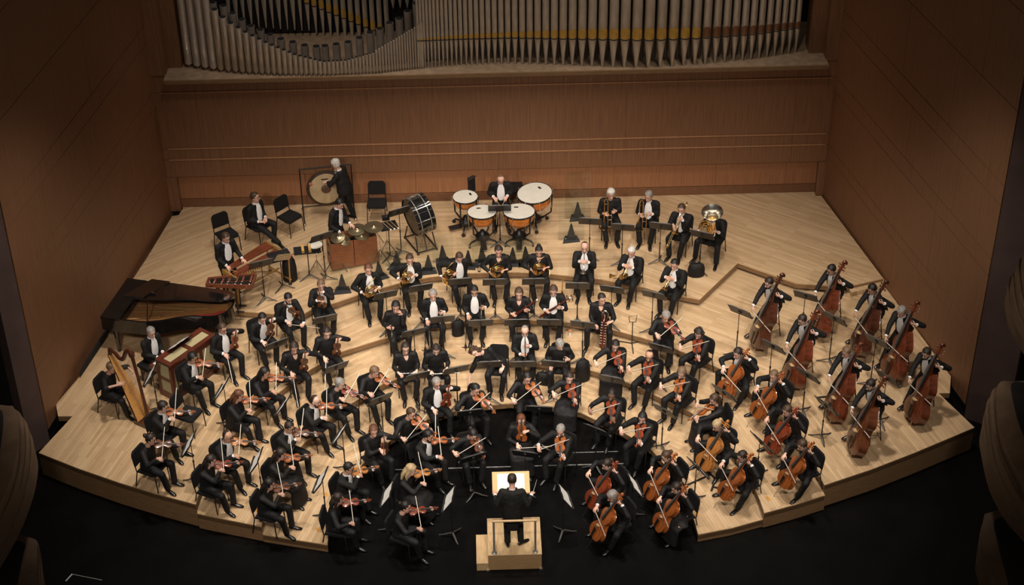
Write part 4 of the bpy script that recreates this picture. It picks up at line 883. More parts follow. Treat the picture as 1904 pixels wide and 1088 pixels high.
def p_bassoon(P, o):
    P.setdefault('hpitch', .30); a = V((-.62, .30, .72)).normalized(); T = V((.26, .16, .50)); mx = axes(T, a, (.2, -.95, .3)) @ M.Scale(.84, 4); P['handR'] = T+a*.28+V((.03, .03, .02)); P['dirR'] = (-.6, .6, .1); P['palmR'] = (-.2, -.8, -.3); P['handL'] = T+a*.62+V((-.03, .02, -.02)); P['dirL'] = (.5, .5, .5); P['palmL'] = (.4, -.6, 0); P['curlL'] = P['curlR'] = .8
    return [(BSN, mx, 'bassoon', 'held slantwise by')]
def p_contra(P, o):
    P.update(footL=(-.24, .42, 0), footR=(.26, .42, 0)); P['hyaw'] = .5; P['hpitch'] = .1; mx = axes((-.10, .52, .13), (-.03, -.10, 1), (0, 1, .2)) @ M.Scale(.76, 4); P['handL'] = (-.22, .42, .80); P['dirL'] = (.7, .6, 0); P['handR'] = (.06, .42, .66); P['dirR'] = (-.6, .7, 0)
    return [(CBSN, mx, 'contrabassoon', 'stood before')]
def p_flute(P, o):
    P.setdefault('hpitch', .45); mx = axes(o.get('ft', (-.26, .42, .72)), o.get('fd', (1, -.1, .03)), (0, .3, 1)) @ M.Scale(o.get('sc', 1.0), 4); P['handL'] = o.get('hl', (-.14, .41, .72)); P['handR'] = o.get('hr', (.16, .40, .72)); P['dirL'] = (.5, .8, -.1); P['dirR'] = (-.5, .8, -.1); P['palmL'] = P['palmR'] = (0, .2, -1); P['curlL'] = P['curlR'] = .7
    return [(FLUTE, mx, o.get('nm', 'flute'), 'held across the lap of')]
def p_none(P, o): return []
def aim_bow(P, c, proto, n, keep=.0):
    S = skeleton(P); arms(S, P); h = S.wr[1]+S.hd[1]*.085+S.hn[1].normalized()*.02; b = (c-h).normalized(); return axes(h-b*.02, b, n)
POSES = {k[2:]: f for k, f in globals().items() if k.startswith('p_') and callable(f)}
GARBT = {'tux': 'black tailcoat', 'tuxw': 'black tailcoat', 'blk': 'black', 'skirt': 'long black skirt', 'vneck': 'black', 'short': 'black short sleeves', 'wide': 'loose black'}
NAMES = {}
def put(x, y, L, face, pose, garb, hair, skin, doing, ref, chair='chair', P=None, zbase=None, group=None, glasses=False, beard=False, size=1.0, seatref=None, **o):
    P = dict(P or {}); z0 = LV[L] if zbase is None else zbase
    rnd = random.Random(int(x*13+y*7)); P.setdefault('twist', rnd.uniform(-.06, .06)); P['hpitch'] = P.get('hpitch', .3) if 'hpitch' in P else None or {'vplay': .32}.get(pose, .30)
    P['hpitch'] = (P['hpitch']-.16 if pose != 'none' else P['hpitch']) + rnd.uniform(-.05, .08)
    if pose in ('vplay', 'cello') and 'slide' not in o: o['slide'] = rnd.uniform(.20, .42)
    hz = 1.2 if not P.get('stand') else 1.6
    g = at(x, y, z0+hz)
    if face is None: face = math.degrees(math.atan2(.3-g.y, 0-g.x))+o.get('turn', 0)
    held = POSES[pose](P, o); S = skeleton(P); h = S.head*size
    p = at(x, y, z0+h.z); a = R(face-90); c, s = math.cos(a), math.sin(a)
    X, Y = p.x-(h.x*c-h.y*s), p.y-(h.x*s+h.y*c); mx = place(X, Y, z0, face-90)
    GA = {'vneck': 'blk', 'wide': 'blk'}
    if garb == 'vneck': P['vneck'] = True
    gg = {'tuxw': 'tux', 'vneck': 'blk'}.get(garb, garb)
    if garb == 'tuxw': P['wide'] = 1.16
    if garb == 'wide': P['wide'] = 1.22
    label = 'person in %s %s %s' % (GARBT[garb], doing, ref); person(P, gg, hair, skin, label, mx, group, glasses, rnd, beard, size)
    for pr, lm, nm, how in held: pr.new(mx @ lm, '%s %s the person %s' % (nm, how, ref), nm.split()[-1] if nm != 'double bass' else 'double bass', {'violin': 'violins', 'viola': 'violas', 'cello': 'cellos', 'double bass': 'double basses', 'bow': 'bows', 'trumpet': 'trumpets', 'trombone': 'trombones', 'french horn': 'horns', 'bassoon': 'bassoons', 'clarinet': 'clarinets'}.get(nm))
    if chair == 'chair': CHAIR.new(mx @ M.Translation((0, .06, 0)), 'black chair under the person %s' % ref, 'chair', 'black orchestra chairs')
    elif chair == 'stool': STOOL.new(mx @ M.Translation((0, -.02, .0)), 'round black stool behind the person %s' % ref, 'stool', 'bass stools')
    return mx, face, S

def hand_at(P, mx, side):
    S = skeleton(P); arms(S, P); return mx @ (S.wr[side]+S.hd[side]*.085+S.hn[side].normalized()*.018)
G1, G2, G3, G4 = 'left violins', 'violas', 'cello players', 'bass players'
sh = lambda c: ('short', c)
PV, RV = 'playing violin', 'resting a violin'
# outer row of violins along the left
put(280, 817, 3, 335, 'vplay', 'blk', ('bun', 'dark'), 1, PV, 'at the left stage edge', group=G1, col='brown', ang=30)
put(303, 757, 3, 325, 'vplay', 'tux', ('full', 'dark'), 0, PV, "just right of the harp's foot", group=G1, col='orange')
put(358, 666, 3, 320, 'vplay', 'tux', ('full', 'black'), 2, PV, 'in front of the celesta', group=G1, glasses=True, col='orange')
put(414, 611, 3, 312, 'vrest', 'tuxw', sh('brown'), 1, RV, 'between celesta and piano tail', group=G1, col='red', glasses=True, bd=(.42, .80, -.30), P=dict(hyaw=.1))
put(488, 592, 3, 300, 'vrest', 'tux', sh('black'), 0, RV, 'leaning to a stand below the xylophone', group=G1, col='brown', P=dict(lean=.25, hpitch=.2), bd=(-.35, .35, .85), hr=(.10, .46, .64))
put(536, 555, 3, 300, 'vrest', 'tux', sh('black'), 0, RV, 'hand on knee, below the xylophone', group=G1, col='brown', beard=True, vd=(.55, .05, .85), vt=(-.16, .22, .70), P=dict(hpitch=.45, hyaw=.1), bd=(-.8, .25, -.3), hr=(.12, .33, .66), hl=(-.14, .47, .625))
put(597, 530, 3, 285, 'vrest', 'tux', sh('sandy'), 1, RV, 'at the riser edge left of the horns', group=G1, col='brown', vd=(.12, .12, 1), vt=(.03, .27, .68), P=dict(hpitch=.4), hr=(.06, .33, .92), dr=(-.7, .6, .1), bd=(.02, .1, 1))
# middle row
put(392, 857, 2, 335, 'vplay', 'blk', ('long', 'dark'), 0, PV, 'first from the edge in the middle violin row', group=G1, col='red', slide=.18)
put(423, 812, 2, 322, 'vplay', 'tux', ('bald', 'dark'), 2, PV, 'second from the edge in the middle violin row', group=G1, col='amber', glasses=True)
put(444, 736, 2, 330, 'vplay', 'wide', ('wavy', 'auburn'), 1, PV, 'third in the middle violin row', group=G1, col='orange')
put(492, 694, 2, 325, 'vplay', 'blk', ('long', 'black'), 2, PV, 'fourth in the middle violin row', group=G1, col='orange')
put(547, 647, 2, 290, 'vrest', 'vneck', ('bob', 'dark'), 1, RV, 'fifth in the middle violin row', group=G1, col='brown', bd=(.1, .75, -.6), P=dict(hpitch=.4))
put(608, 619, 2, 290, 'vrest', 'blk', sh('dark'), 0, RV, 'sixth in the middle violin row', group=G1, col='brown', P=dict(hpitch=.4))
# inner row
put(501, 901, 1, 340, 'vplay', 'blk', ('long', 'black'), 1, PV, 'first from the edge in the inner violin row', group=G1, col='brown', slide=.22)
put(522, 845, 1, 335, 'vplay', 'skirt', ('long', 'dark'), 1, PV, 'second from the edge in the inner violin row', group=G1, col='orange', slide=.28)
put(538, 795, 1, 320, 'vplay', 'tux', sh('dark'), 2, PV, 'third in the inner violin row', group=G1, col='brown', glasses=True)
put(586, 746, 1, 325, 'vplay', 'tux', ('bald', 'dark'), 0, PV, 'fourth in the inner violin row', group=G1, col='orange', beard=True)
put(632, 714, 1, 315, 'vplay', 'blk', ('full', 'grey'), 0, PV, 'fifth in the inner violin row', group=G1, col='red', ang=20)
put(696, 692, 1, 300, 'vplay', 'blk', ('full', 'sandy'), 1, PV, 'sixth in the inner violin row', group=G1, col='orange', ang=30, slide=.45, P=dict(hpitch=.55))
# left half of the black floor
put(629, 928, 0, 350, 'vplay', 'blk', ('wavy', 'dark'), 1, PV, 'nearest the left riser on the black floor', group=G1, col='red', slide=.50, ang=25)
put(648, 871, 0, 335, 'vplay', 'tux', sh('black'), 2, PV, 'behind the left front pair on the black floor', group=G1, glasses=True, col='amber', ang=50, slide=.16)
put(695, 802, 0, 305, 'vrest', 'blk', ('bob', 'auburn'), 1, RV, 'where the riser curves into the black floor', group=G1, col='brown', vd=(.1, .2, 1), P=dict(hyaw=-.35), bd=(.1, .3, 1), hr=(.0, .40, .82))
put(764, 769, 0, 300, 'vplay', 'blk', sh('brown'), 1, 'playing viola', 'left on the black floor under the flutes', group=G1, glasses=True, va=True, col='orange', ang=20, slide=.5)
put(812, 713, 0, 290, 'vrest', 'tux', ('full', 'grey'), 1, 'resting a viola', 'on the black floor before the flutes', group=G1, glasses=True, col='red', va=True, P=dict(hyaw=.15))
put(754, 943, 0, 335, 'vplay', 'blk', ('bun', 'black'), 1, PV, 'nearest the podium at the left front', group=G1, col='red', slide=.45)
put(764, 874, 0, 338, 'vplay', 'skirt', ('long', 'blonde'), 0, PV, 'behind the front violin left of the podium', group=G1, col='amber', slide=.30)
put(796, 811, 0, 322, 'vplay', 'tux', sh('black'), 2, PV, 'midway left of the tall score desk', group=G1, col='orange', beard=True, slide=.45, ang=50)
put(879, 808, 0, 285, 'vplay', 'blk', ('bun', 'black'), 1, PV, 'directly left behind the score desk', group=G1, col='brown', slide=.48, ang=5, P=dict(hpitch=.5, lean=.2))
# violas, centre and right
VP = 'playing viola'
put(884, 724, 0, 290, 'vplay', 'vneck', ('pony', 'black'), 1, VP, 'first of three before the oboes', group=G2, va=True, col='orange', glasses=True, slide=.5, ang=15)
put(980, 703, 0, 275, 'vplay', 'blk', ('long', 'black'), 0, VP, 'second of three before the oboes', group=G2, va=True, col='orange', slide=.5, glasses=True, ang=25)
put(1059, 703, 0, 255, 'vplay', 'skirt', ('pony', 'dark'), 0, VP, 'third of three before the oboes', group=G2, va=True, col='red', slide=.4, ang=20)
put(1137, 734, 0, 240, 'vplay', 'blk', ('pony', 'black'), 3, VP, 'at the right rim of the black floor', group=G2, va=True, col='red', slide=.5, ang=25)
put(1194, 777, 0, 235, 'vplay', 'tux', ('long', 'black'), 1, VP, 'on the black floor behind the cellos', group=G2, va=True, col='red', slide=.45, ang=20)
put(969, 782, 0, 272, 'vrest', 'skirt', ('long', 'auburn'), 0, 'holding a viola', 'directly behind the score desk', group=G2, va=True, col='orange', vt=(.0, .24, .76), vd=(-.02, -.05, 1), hr=(.08, .36, .68), bd=(-.9, .1, .1), P=dict(hpitch=.25), hl=(-.08, .30, 1.06))
put(1042, 801, 0, 238, 'vplay', 'tux', ('full', 'grey'), 1, VP, 'right behind the score desk', group=G2, va=True, col='orange', slide=.5, ang=30, glasses=True)
put(1144, 643, 1, 255, 'vplay', 'skirt', ('long', 'black'), 0, VP, 'below the contrabassoon', group=G2, va=True, col='red', glasses=True, slide=.5, ang=20)
put(1207, 662, 1, 238, 'vplay', 'tux', ('bald', 'dark'), 2, VP, 'second right below the contrabassoon', group=G2, va=True, col='red', beard=True, slide=.45, ang=20)
put(1267, 694, 1, 225, 'vplay', 'blk', ('bob', 'sandy'), 0, VP, 'third right below the contrabassoon', group=G2, va=True, col='orange', slide=.45, ang=30)
put(1328, 743, 1, 195, 'vplay', 'skirt', ('wavy', 'brown'), 0, VP, 'in profile on the low right riser', group=G2, va=True, col='orange', slide=.35, ang=20)
put(1238, 589, 2, 262, 'vplay', 'wide', ('full', 'grey'), 1, VP, 'below the last trumpet', group=G2, va=True, col='red', slide=.40, ang=40)
put(1299, 621, 2, 225, 'vplay', 'blk', ('curly', 'dark'), 1, VP, 'right of the viola below the last trumpet', group=G2, va=True, col='red', slide=.42, ang=35)
# cellos
CP = 'playing cello'
put(1129, 864, 0, 208, 'cello', 'blk', ('bun', 'dark'), 0, CP, 'right of the podium, second from the front', group=G3, col='red')
put(1139, 923, 0, 206, 'cello', 'tux', ('full', 'grey'), 1, CP, 'right of the podium, first at the front', group=G3, col='orange')
put(1239, 849, 0, 206, 'cello', 'blk', ('bun', 'brown'), 0, CP, 'second back beside the right riser', group=G3, glasses=True, col='orange')
put(1258, 908, 0, 204, 'cello', 'skirt', ('bun', 'dark'), 0, CP, 'first at the front beside the right riser', group=G3, col='orange')
put(1333, 791, 1, 222, 'cello', 'blk', ('bun', 'blonde'), 0, CP, 'second from the edge on the low right riser', group=G3, glasses=True, col='amber')
put(1380, 849, 1, 205, 'cello', 'tux', sh('dark'), 1, CP, 'first from the edge on the low right riser', group=G3, glasses=True, col='orange')
put(1372, 657, 2, 222, 'cello', 'tux', sh('dark'), 0, CP, 'topmost in the cello row near the basses', group=G3, col='orange')
put(1439, 699, 2, 208, 'cello', 'tux', sh('sandy'), 1, CP, 'second in the row near the basses', group=G3, col='orange', P=dict(hyaw=.35, hpitch=.2))
put(1464, 764, 2, 208, 'cello', 'blk', sh('brown'), 1, CP, 'third in the row near the basses', group=G3, col='red')
put(1492, 828, 2, 205, 'cello', 'blk', sh('brown'), 0, CP, 'at the edge in the row near the basses', group=G3, col='orange')
# double basses
BP = 'playing double bass'
for x, y, f, hc, sk_, col, ref, kw in ((1430, 526, 218, 'dark', 0, 'dark', 'left in the back pair of basses', dict(beard=True)), (1546, 502, 216, 'black', 2, 'red', 'right in the back pair of basses', dict(glasses=True)), (1492, 595, 222, 'dark', 0, 'red', 'in front of the back pair of basses', dict(glasses=True)),
    (1622, 538, 214, 'black', 2, 'dark', 'third from the back in the outer bass line', {}), (1676, 580, 226, 'grey', 1, 'red', 'by the right wall in the outer bass line', {}), (1574, 655, 218, 'sandy', 1, 'red', 'midmost among the basses', {}), (1723, 657, 222, 'dark', 0, 'red', 'rightmost in the bass section', dict(beard=True)), (1619, 716, 212, 'dark', 0, 'brown', 'nearest the front edge in the bass section', dict(beard=True))):
    put(x, y, 3, f, 'bass', 'tux', (('full' if hc == 'grey' else 'short'), hc), sk_, BP, ref, chair='stool', group=G4, col=col, **kw)
# woodwinds
W2 = 'woodwind players'
put(736, 571, 2, 285, 'reedrest', 'wide', ('bob', 'black'), 1, 'holding a clarinet', 'at the left end of the clarinets', group=W2, rt=1, hf=(-.06, .20, 1.10), P=dict(hyaw=-.3))
put(805, 549, 2, 275, 'reedrest', 'tux', ('full', 'grey'), 1, 'holding a clarinet', 'second from the left in the clarinet row', group=W2, P=dict(hpitch=.3))
put(882, 541, 2, 272, 'reedrest', 'tux', sh('black'), 2, 'holding a clarinet', 'third from the left in the clarinet row', group=W2, P=dict(hpitch=.45))
put(965, 546, 2, 270, 'bassoon', 'vneck', ('bob', 'brown'), 1, 'holding a bassoon', 'left of the two bassoons', group=W2)
put(1029, 541, 2, 265, 'bassoon', 'tux', ('full', 'brown'), 1, 'holding a bassoon', 'right of the two bassoons', group=W2)
put(1119, 556, 2, 258, 'contra', 'vneck', sh('dark'), 1, 'with a contrabassoon', 'right end of the bassoons', group=W2)
put(754, 648, 1, 280, 'flute', 'vneck', ('long', 'dark'), 0, 'holding a piccolo', 'left end of the flutes', group=W2, glasses=True, ft=(-.16, .42, .74), fd=(1, -.05, .05), sc=.58, nm='piccolo')
put(811, 650, 1, 282, 'flute', 'blk', sh('dark'), 0, 'holding a flute', 'second among the flutes', group=W2, P=dict(hpitch=.5, lean=.15, hyaw=-.2), ft=(.24, .46, .74), fd=(-1, .15, -.02))
put(884, 654, 1, 262, 'none', 'short', ('curly', 'brown'), 0, 'bending sideways to the floor', 'third among the flutes', group=W2, P=dict(side=.75, lean=.25, hpitch=.1, hyaw=.0, hroll=.3, handR=(.62, .34, .14), dirR=(.1, .2, -1), elbR=(.8, .1, .1), handL=(-.12, .40, .66), dirL=(.4, .8, -.3)))
put(976, 616, 1, 270, 'reed', 'tux', ('bald', 'grey'), 1, 'playing oboe', 'left of the two oboes', group=W2, reed=OBOE, rn='oboe', P=dict(hpitch=.40))
put(1041, 641, 1, 262, 'reedrest', 'blk', ('full', 'grey'), 0, 'reading with an oboe', 'right of the two oboes', group=W2, reed=OBOE, rn='oboe', P=dict(hyaw=.5, lean=.2, hpitch=.45))
# horns and brass
H2 = 'brass players'
put(685, 501, 3, 285, 'horn', 'tux', ('full', 'auburn'), 1, 'with a french horn', 'first from the left among the horns', group=H2, c=(.02, .34, .76))
put(762, 483, 3, 280, 'hornplay', 'tux', sh('brown'), 1, 'with a french horn', 'second from the left among the horns', group=H2, P=dict(hpitch=.25))
put(854, 479, 3, 285, 'horn', 'tuxw', sh('brown'), 1, 'with a french horn', 'third from the left among the horns', group=H2, c=(.24, .20, .74), P=dict(hpitch=.55, lean=.15))
put(927, 467, 3, 272, 'horn', 'vneck', ('full', 'dark'), 1, 'with a french horn', 'fourth from the left among the horns', group=H2, c=(.04, .34, .78), P=dict(hpitch=.35))
put(1002, 467, 3, 270, 'horn', 'vneck', ('bun', 'black'), 1, 'with a french horn', 'fifth from the left among the horns', group=H2, c=(.0, .32, .82), P=dict(hpitch=.5))
put(1087, 460, 3, 265, 'trumpet', 'tux', ('bald', 'brown'), 1, 'playing trumpet', 'left of the three trumpets', group=H2, silver=True)
put(1174, 469, 3, 245, 'trumpet', 'tux', sh('white'), 1, 'playing trumpet', 'middle of the three trumpets', group=H2, P=dict(hpitch=.4))
put(1254, 492, 3, 240, 'trumpet', 'tux', sh('black'), 1, 'playing trumpet', 'right of the three trumpets', group=H2)
put(1136, 361, 4, 272, 'tbnrest', 'blk', ('bob', 'white'), 1, 'with an upright trombone', 'left end of the back brass row', group=H2, P=dict(hyaw=.1))
put(1206, 365, 4, 255, 'tbnrest', 'tux', ('full', 'grey'), 1, 'with an upright trombone', 'second in the back brass row', group=H2, P=dict(hyaw=-.3))
put(1267, 389, 4, 245, 'trombone', 'tux', sh('brown'), 1, 'playing trombone', 'left of the tuba', group=H2)
put(1328, 398, 4, 240, 'tuba', 'tux', sh('brown'), 1, 'with a tuba', 'right end of the back brass row', group=H2)
# ------------------------------------------------------------------ conductor, podium, score desk
PLY = mat('birch_ply', (.60, .41, .22), .5, var=.12, scale=3, stretch=(10, 2, 2)); PLYD = mat('birch_ply_side', (.40, .25, .12), .5, var=.12, scale=3, stretch=(2, 2, 10))
podium = empty('podium', 'light wooden podium with a side step and brass handrail on the black floor', 'podium', mx=place(.02, .25, 0, 0))
s = MB(); s.box((0, 0, .19), (1.04, 1.04, .38)); s.build('base', PLYD, podium, smooth=False)
s = MB(); s.box((0, 0, .387), (1.05, 1.05, .016)); s.build('deck', PLY, podium, smooth=False)
s = MB(); s.box((-.635, -.13, .09), (.23, .80, .18)); s.box((-.635, -.13, .187), (.235, .81, .014)); s.build('side_step', PLY, podium, smooth=False)
for sx in (-1, 1):
    s = MB(); s.tube([(sx*.40, -.46, .40), (sx*.40, -.46, 1.22)], .021, 12); s.lathe([(.02, .396), (.055, .396), (.055, .41), (.028, .43), (.021, .45)], 16, mx=M.Translation((sx*.40, -.46, 0))); s.build('rail_post', mat('brushed_steel', (.30, .29, .27), .35, .35), podium)
    s = MB(); s.box((sx*.52-.01, -.53, .012), (.06, .06, .024)); s.build('corner_foot', CHROME, podium, smooth=False)
s = MB(); s.tube([(-.43, -.46, 1.235), (.43, -.46, 1.235)], .024, 12); s.build('handrail', PLY, podium)
PC = dict(stand=True, hz=.93, lean=.06, hpitch=.25, twist=0, footL=(-.10, -.02, 0), footR=(.16, .02, 0), toeR=(.75, .6, 0), handR=(.40, .26, 1.16), dirR=(.3, .9, -.2), handL=(-.34, .30, 1.14), dirL=(-.1, .9, .0), wide=1.05)
_mx, _f, _S = put(952, 893, 0, 88, 'none', 'tux', sh('dark'), 1, 'conducting', 'standing on the podium with the back turned', chair=None, zbase=.395, P=PC)
_h = hand_at(PC, _mx, 1); BATON.new(axes(_h, (.25, .9, .15), (0, 0, 1)), 'thin white baton in the right hand of the conductor', 'baton')
sd = empty('score_desk', 'wide light wooden conductor desk on a black pedestal before the podium', 'desk'); q = at(950, 898, 1.12); sd.matrix_basis = place(q.x, q.y, 0, 0)
rt = M.Translation((0, 0, 1.12)) @ M.Rotation(R(16), 4, 'X')
s = MB(); s.box((0, 0, 0), (.74, .52, .018)); s.box((0, -.255, .02), (.74, .014, .05)); s.v = [tuple(rt @ V(p)) for p in s.v]; s.build('desk_top', mat('light_oak', (.62, .40, .17), .45, var=.12, stretch=(2, 12, 2)), sd, smooth=False)
s = MB(); s.tube([(0, .04, .03), (0, .04, 1.10)], .028, 10); s.build('pedestal', BLKM, sd)
for a in (200, 340, 90):
    s = MB(); s.tube([(0, .04, .06), (.14*math.cos(R(a)), .04+.14*math.sin(R(a)), .045), (.32*math.cos(R(a)), .04+.32*math.sin(R(a)), .015)], [(.03, .014), (.028, .012), (.02, .010)], 6); s.build('foot', BLKM, sd)
sc = empty('score', 'open white score lying on the wide conductor desk', 'score', mx=place(q.x, q.y, 0, 0))
for i in (-1, 1):
    s = MB(); n = 6; vs = []
    for k in range(n+1):
        x = i*.27*k/n; z = .014+.02*math.sin(math.pi*k/n)
        vs += [rt @ V((x, -.20, z)), rt @ V((x, .20, z)), rt @ V((x, -.20, .011)), rt @ V((x, .20, .011))]
    fs = []
    for k in range(n): a = 4*k; fs += [(a, a+4, a+5, a+1), (a+2, a+3, a+7, a+6), (a, a+2, a+6, a+4), (a+1, a+5, a+7, a+3)]
    fs.append((4*n, 4*n+2, 4*n+3, 4*n+1)); s.add(vs, fs); s.build('page', PAPER, sc)
# ------------------------------------------------------------------ music stands: pixel of the desk's centre, level, height, facing (the side the player is on), whose it is, sheet
ST = [(352, 826, 3, 1.0, 172, 'beside the violin at the left stage edge', 1), (414, 722, 3, 1.0, 165, 'before the violin in front of the celesta', 1), (477, 857, 2, 1.0, 172, 'before the edge pair of the middle violin row', 1), (597, 893, 1, 1.0, 168, 'before the edge pair of the inner violin row', 1),
 (529, 752, 2, 1.0, 160, 'before the fourth in the middle violin row', 1), (634, 806, 1, 1.0, 160, 'before the fourth in the inner violin row', 1), (721, 919, 0, 1.0, 172, 'before the left front pair on the black floor', 1), (836, 928, 0, 1.0, 172, 'left of the podium, nearest to it', 1),
 (879, 852, 0, 1.0, 112, 'left behind the score desk', 1), (777, 811, 0, 1.0, 128, 'before the left viola under the flutes', 1), (707, 743, 1, 1.0, 120, 'before the sixth in the inner violin row', 1), (625, 684, 2, 1.0, 118, 'before the sixth in the middle violin row', 1),
 (604, 594, 3, 1.0, 108, 'before the violin at the riser edge', 1), (514, 641, 3, 1.0, 122, 'before the violins below the xylophone', 1), (281, 697, 3, 1.0, 172, 'beside the harp column', 1), (776, 700, 1, 1.0, 108, 'before the left end of the flutes', 1), (848, 688, 1, 1.0, 106, 'before the second flute', 1),
 (910, 678, 1, 1.0, 92, 'before the person bending to the floor', 0), (974, 678, 1, 1.0, 90, 'before the left oboe', 0), (1030, 677, 1, 1.0, 80, 'before the right oboe', 1), (894, 601, 2, 1.0, 92, 'before the third clarinet', 0), (961, 600, 2, 1.0, 90, 'before the left bassoon', 0), (1021, 600, 2, 1.0, 86, 'before the right bassoon', 0), (1084, 604, 2, 1.0, 76, 'before the contrabassoon', 0),
 (920, 525, 3, 1.0, 91, 'before the fourth horn', 0), (855, 524, 3, 1.0, 94, 'before the third horn', 1), (993, 524, 3, 1.0, 90, 'before the fifth horn', 0), (1074, 532, 3, 1.0, 86, 'before the left trumpet', 0), (1138, 539, 3, 1.0, 74, 'before the middle trumpet', 0), (823, 594, 2, 1.0, 96, 'before the second clarinet', 0), (769, 619, 2, 1.0, 108, 'before the first clarinet', 1), (717, 549, 3, 1.0, 108, 'before the first horn', 0), (782, 536, 3, 1.0, 102, 'before the second horn', 0),
 (1215, 549, 3, 1.0, 66, 'before the right trumpet', 0), (1229, 648, 2, 1.0, 64, 'before the violas below the last trumpet', 1), (1138, 706, 1, 1.0, 70, 'before the viola below the contrabassoon', 1), (1235, 765, 1, 1.0, 48, 'before the third viola below the contrabassoon', 0), (1110, 801, 0, 1.0, 56, 'before the viola at the right rim', 1), (1003, 761, 0, 1.0, 84, 'before the second and third viola', 0), (874, 768, 0, 1.0, 98, 'before the first of three violas', 1), (977, 845, 0, 1.0, 76, 'right behind the score desk', 1),
 (1179, 902, 0, .86, 12, 'before the cellos beside the right riser', 1), (1050, 923, 0, 1.0, 10, 'right of the podium, nearest to it', 1), (1297, 871, 1, .86, 28, 'before the cellos on the low right riser', 1), (1415, 823, 2, .86, 28, 'before the edge cellos near the basses', 1), (1346, 731, 2, .86, 42, 'before the topmost cello', 1),
 (1376, 580, 3, 1.18, 52, 'before the left bass of the back pair', 0), (1437, 645, 3, 1.18, 48, 'before the bass in front of the back pair', 1), (1501, 698, 3, 1.0, 42, 'left of the midmost bass', 1), (1536, 755, 3, .86, 34, 'before the bass nearest the front edge', 1), (1552, 593, 3, 1.18, 46, 'before the outer line of basses', 1), (1498, 551, 3, 1.0, 62, 'behind the bass in front of the back pair', 0), (1630, 635, 3, 1.18, 46, 'before the bass by the right wall', 1), (1650, 704, 3, 1.18, 40, 'before the rightmost bass', 1),
 (1097, 412, 4, 1.0, 82, 'left of the first trombone', 0), (1158, 423, 4, 1.0, 80, 'before the first trombone', 0), (1229, 421, 4, 1.0, 76, 'before the second trombone', 0), (1305, 437, 4, 1.0, 66, 'before the tuba', 0), (929, 388, 4, 1.0, 90, 'between the two front timpani', 0), (485, 491, 4, 1.0, 112, 'before the xylophone', 1), (598, 441, 4, 1.18, 118, 'left of the wooden trap case', 0), (741, 394, 4, 1.18, 116, 'left of the bass drum', 0)]
for x, y, L, h, f, ref, sht in ST:
    z = LV[L]+h; p = at(x, y, z); mx = place(p.x, p.y, LV[L], f-90)
    tl = 32 if h != .86 else 45
    STANDS[h].new(mx, 'black music stand '+ref, 'music stand', 'music stands')
    sx = M.Translation((0, .012, h+.007)) @ M.Rotation(R(32), 4, 'X'); SHEET.new(mx @ sx, 'white sheet music on the stand '+ref, 'sheet music', 'sheet music')
# ------------------------------------------------------------------ grand piano, celesta, harp
LACQ = mat('black_lacquer', (.010, .0085, .008), .12, var=.2, coat=.6); SOUND = mat('piano_soundboard', (.36, .16, .05), .4, var=.2, stretch=(1, 12, 1)); IRON = mat('gilt_iron_frame', (.42, .24, .08), .4, .6); FELTR = mat('red_piano_felt', (.35, .03, .02), .9); IVORY = mat('ivory_keys', (.72, .70, .62), .35)
q = at(187, 590, LV[3]+1.0); pd = -15.0
piano = empty('grand_piano', 'open black concert grand piano by the left wall', 'piano'); piano.matrix_basis = place(q.x, q.y, LV[3], pd)
# plan: X to the tail, Y to the far straight side; near corner of the keyboard at the origin
plan = [(0, 0), (.55, 0), (.95, .02)]+[(p.x, p.y) for p in spline([(1.05, .04, 0), (1.35, .16, 0), (1.65, .34, 0), (1.95, .46, 0), (2.25, .52, 0), (2.50, .62, 0), (2.66, .82, 0), (2.70, 1.05, 0), (2.62, 1.30, 0), (2.45, 1.46, 0)], 4)]+[(2.2, 1.5), (0, 1.5)]
s = MB(); n = len(plan)
def ring_in(pl, d): return inset(pl, d)
inn = inset(plan, .045)
vs = [(x, y, .66) for x, y in plan]+[(x, y, 1.0) for x, y in plan]+[(x, y, 1.0) for x, y in inn]+[(x, y, .84) for x, y in inn]
s.add(vs, [(i+a*n, (i+1) % n+a*n, (i+1) % n+(a+1)*n, i+(a+1)*n) for a in range(3) for i in range(n)]+[tuple(range(n))[::-1]]); s.build('case', LACQ, piano, ang=30)
s = MB(); s.prism(inn, .80, .842); s.build('soundboard', SOUND, piano, smooth=False)
s = MB()
for k in range(5):
    y0 = .25+.26*k; s.tube([(.55, y0, .87), (1.2+.25*k, y0+.10+(.0 if k > 1 else .12), .88), (min(2.5, 1.2+.45*k), min(1.38, .55+.22*k), .87)], [(.03, .015)]*3, 6)
s.tube([(x, y, .87) for x, y in inset(plan, .10)[2:-2]], [(.05, .012)]*(n-4), 6); s.build('iron_frame', IRON, piano)
s = MB()
for k in range(44): t = k/43; s.tube([(.50, .12+1.25*t, .89), (1.0+1.5*min(1, t*1.2), .26+1.08*t if t > .2 else .22+.9*t, .885)], .0016, 3)
tag(s.build('strings', STRING, piano), kind='stuff')
s = MB(); s.tube([(1.5, .40, .888), (2.0, .62, .888), (2.35, .75, .888), (2.52, .95, .888)], [(.05, .006), (.07, .006), (.07, .006), (.04, .006)], 6); s.build('felt_strip', FELTR, piano)
s = MB(); s.box((.22, .75, .985), (.46, 1.50, .05)); s.box((.47, .75, .90), (.05, 1.42, .16)); s.build('key_lid', LACQ, piano, smooth=False)
s = MB()
for i in range(1): s.box((.04, .75, .74), (.15, 1.22, .02))
s.build('keyboard', IVORY, piano, smooth=False)
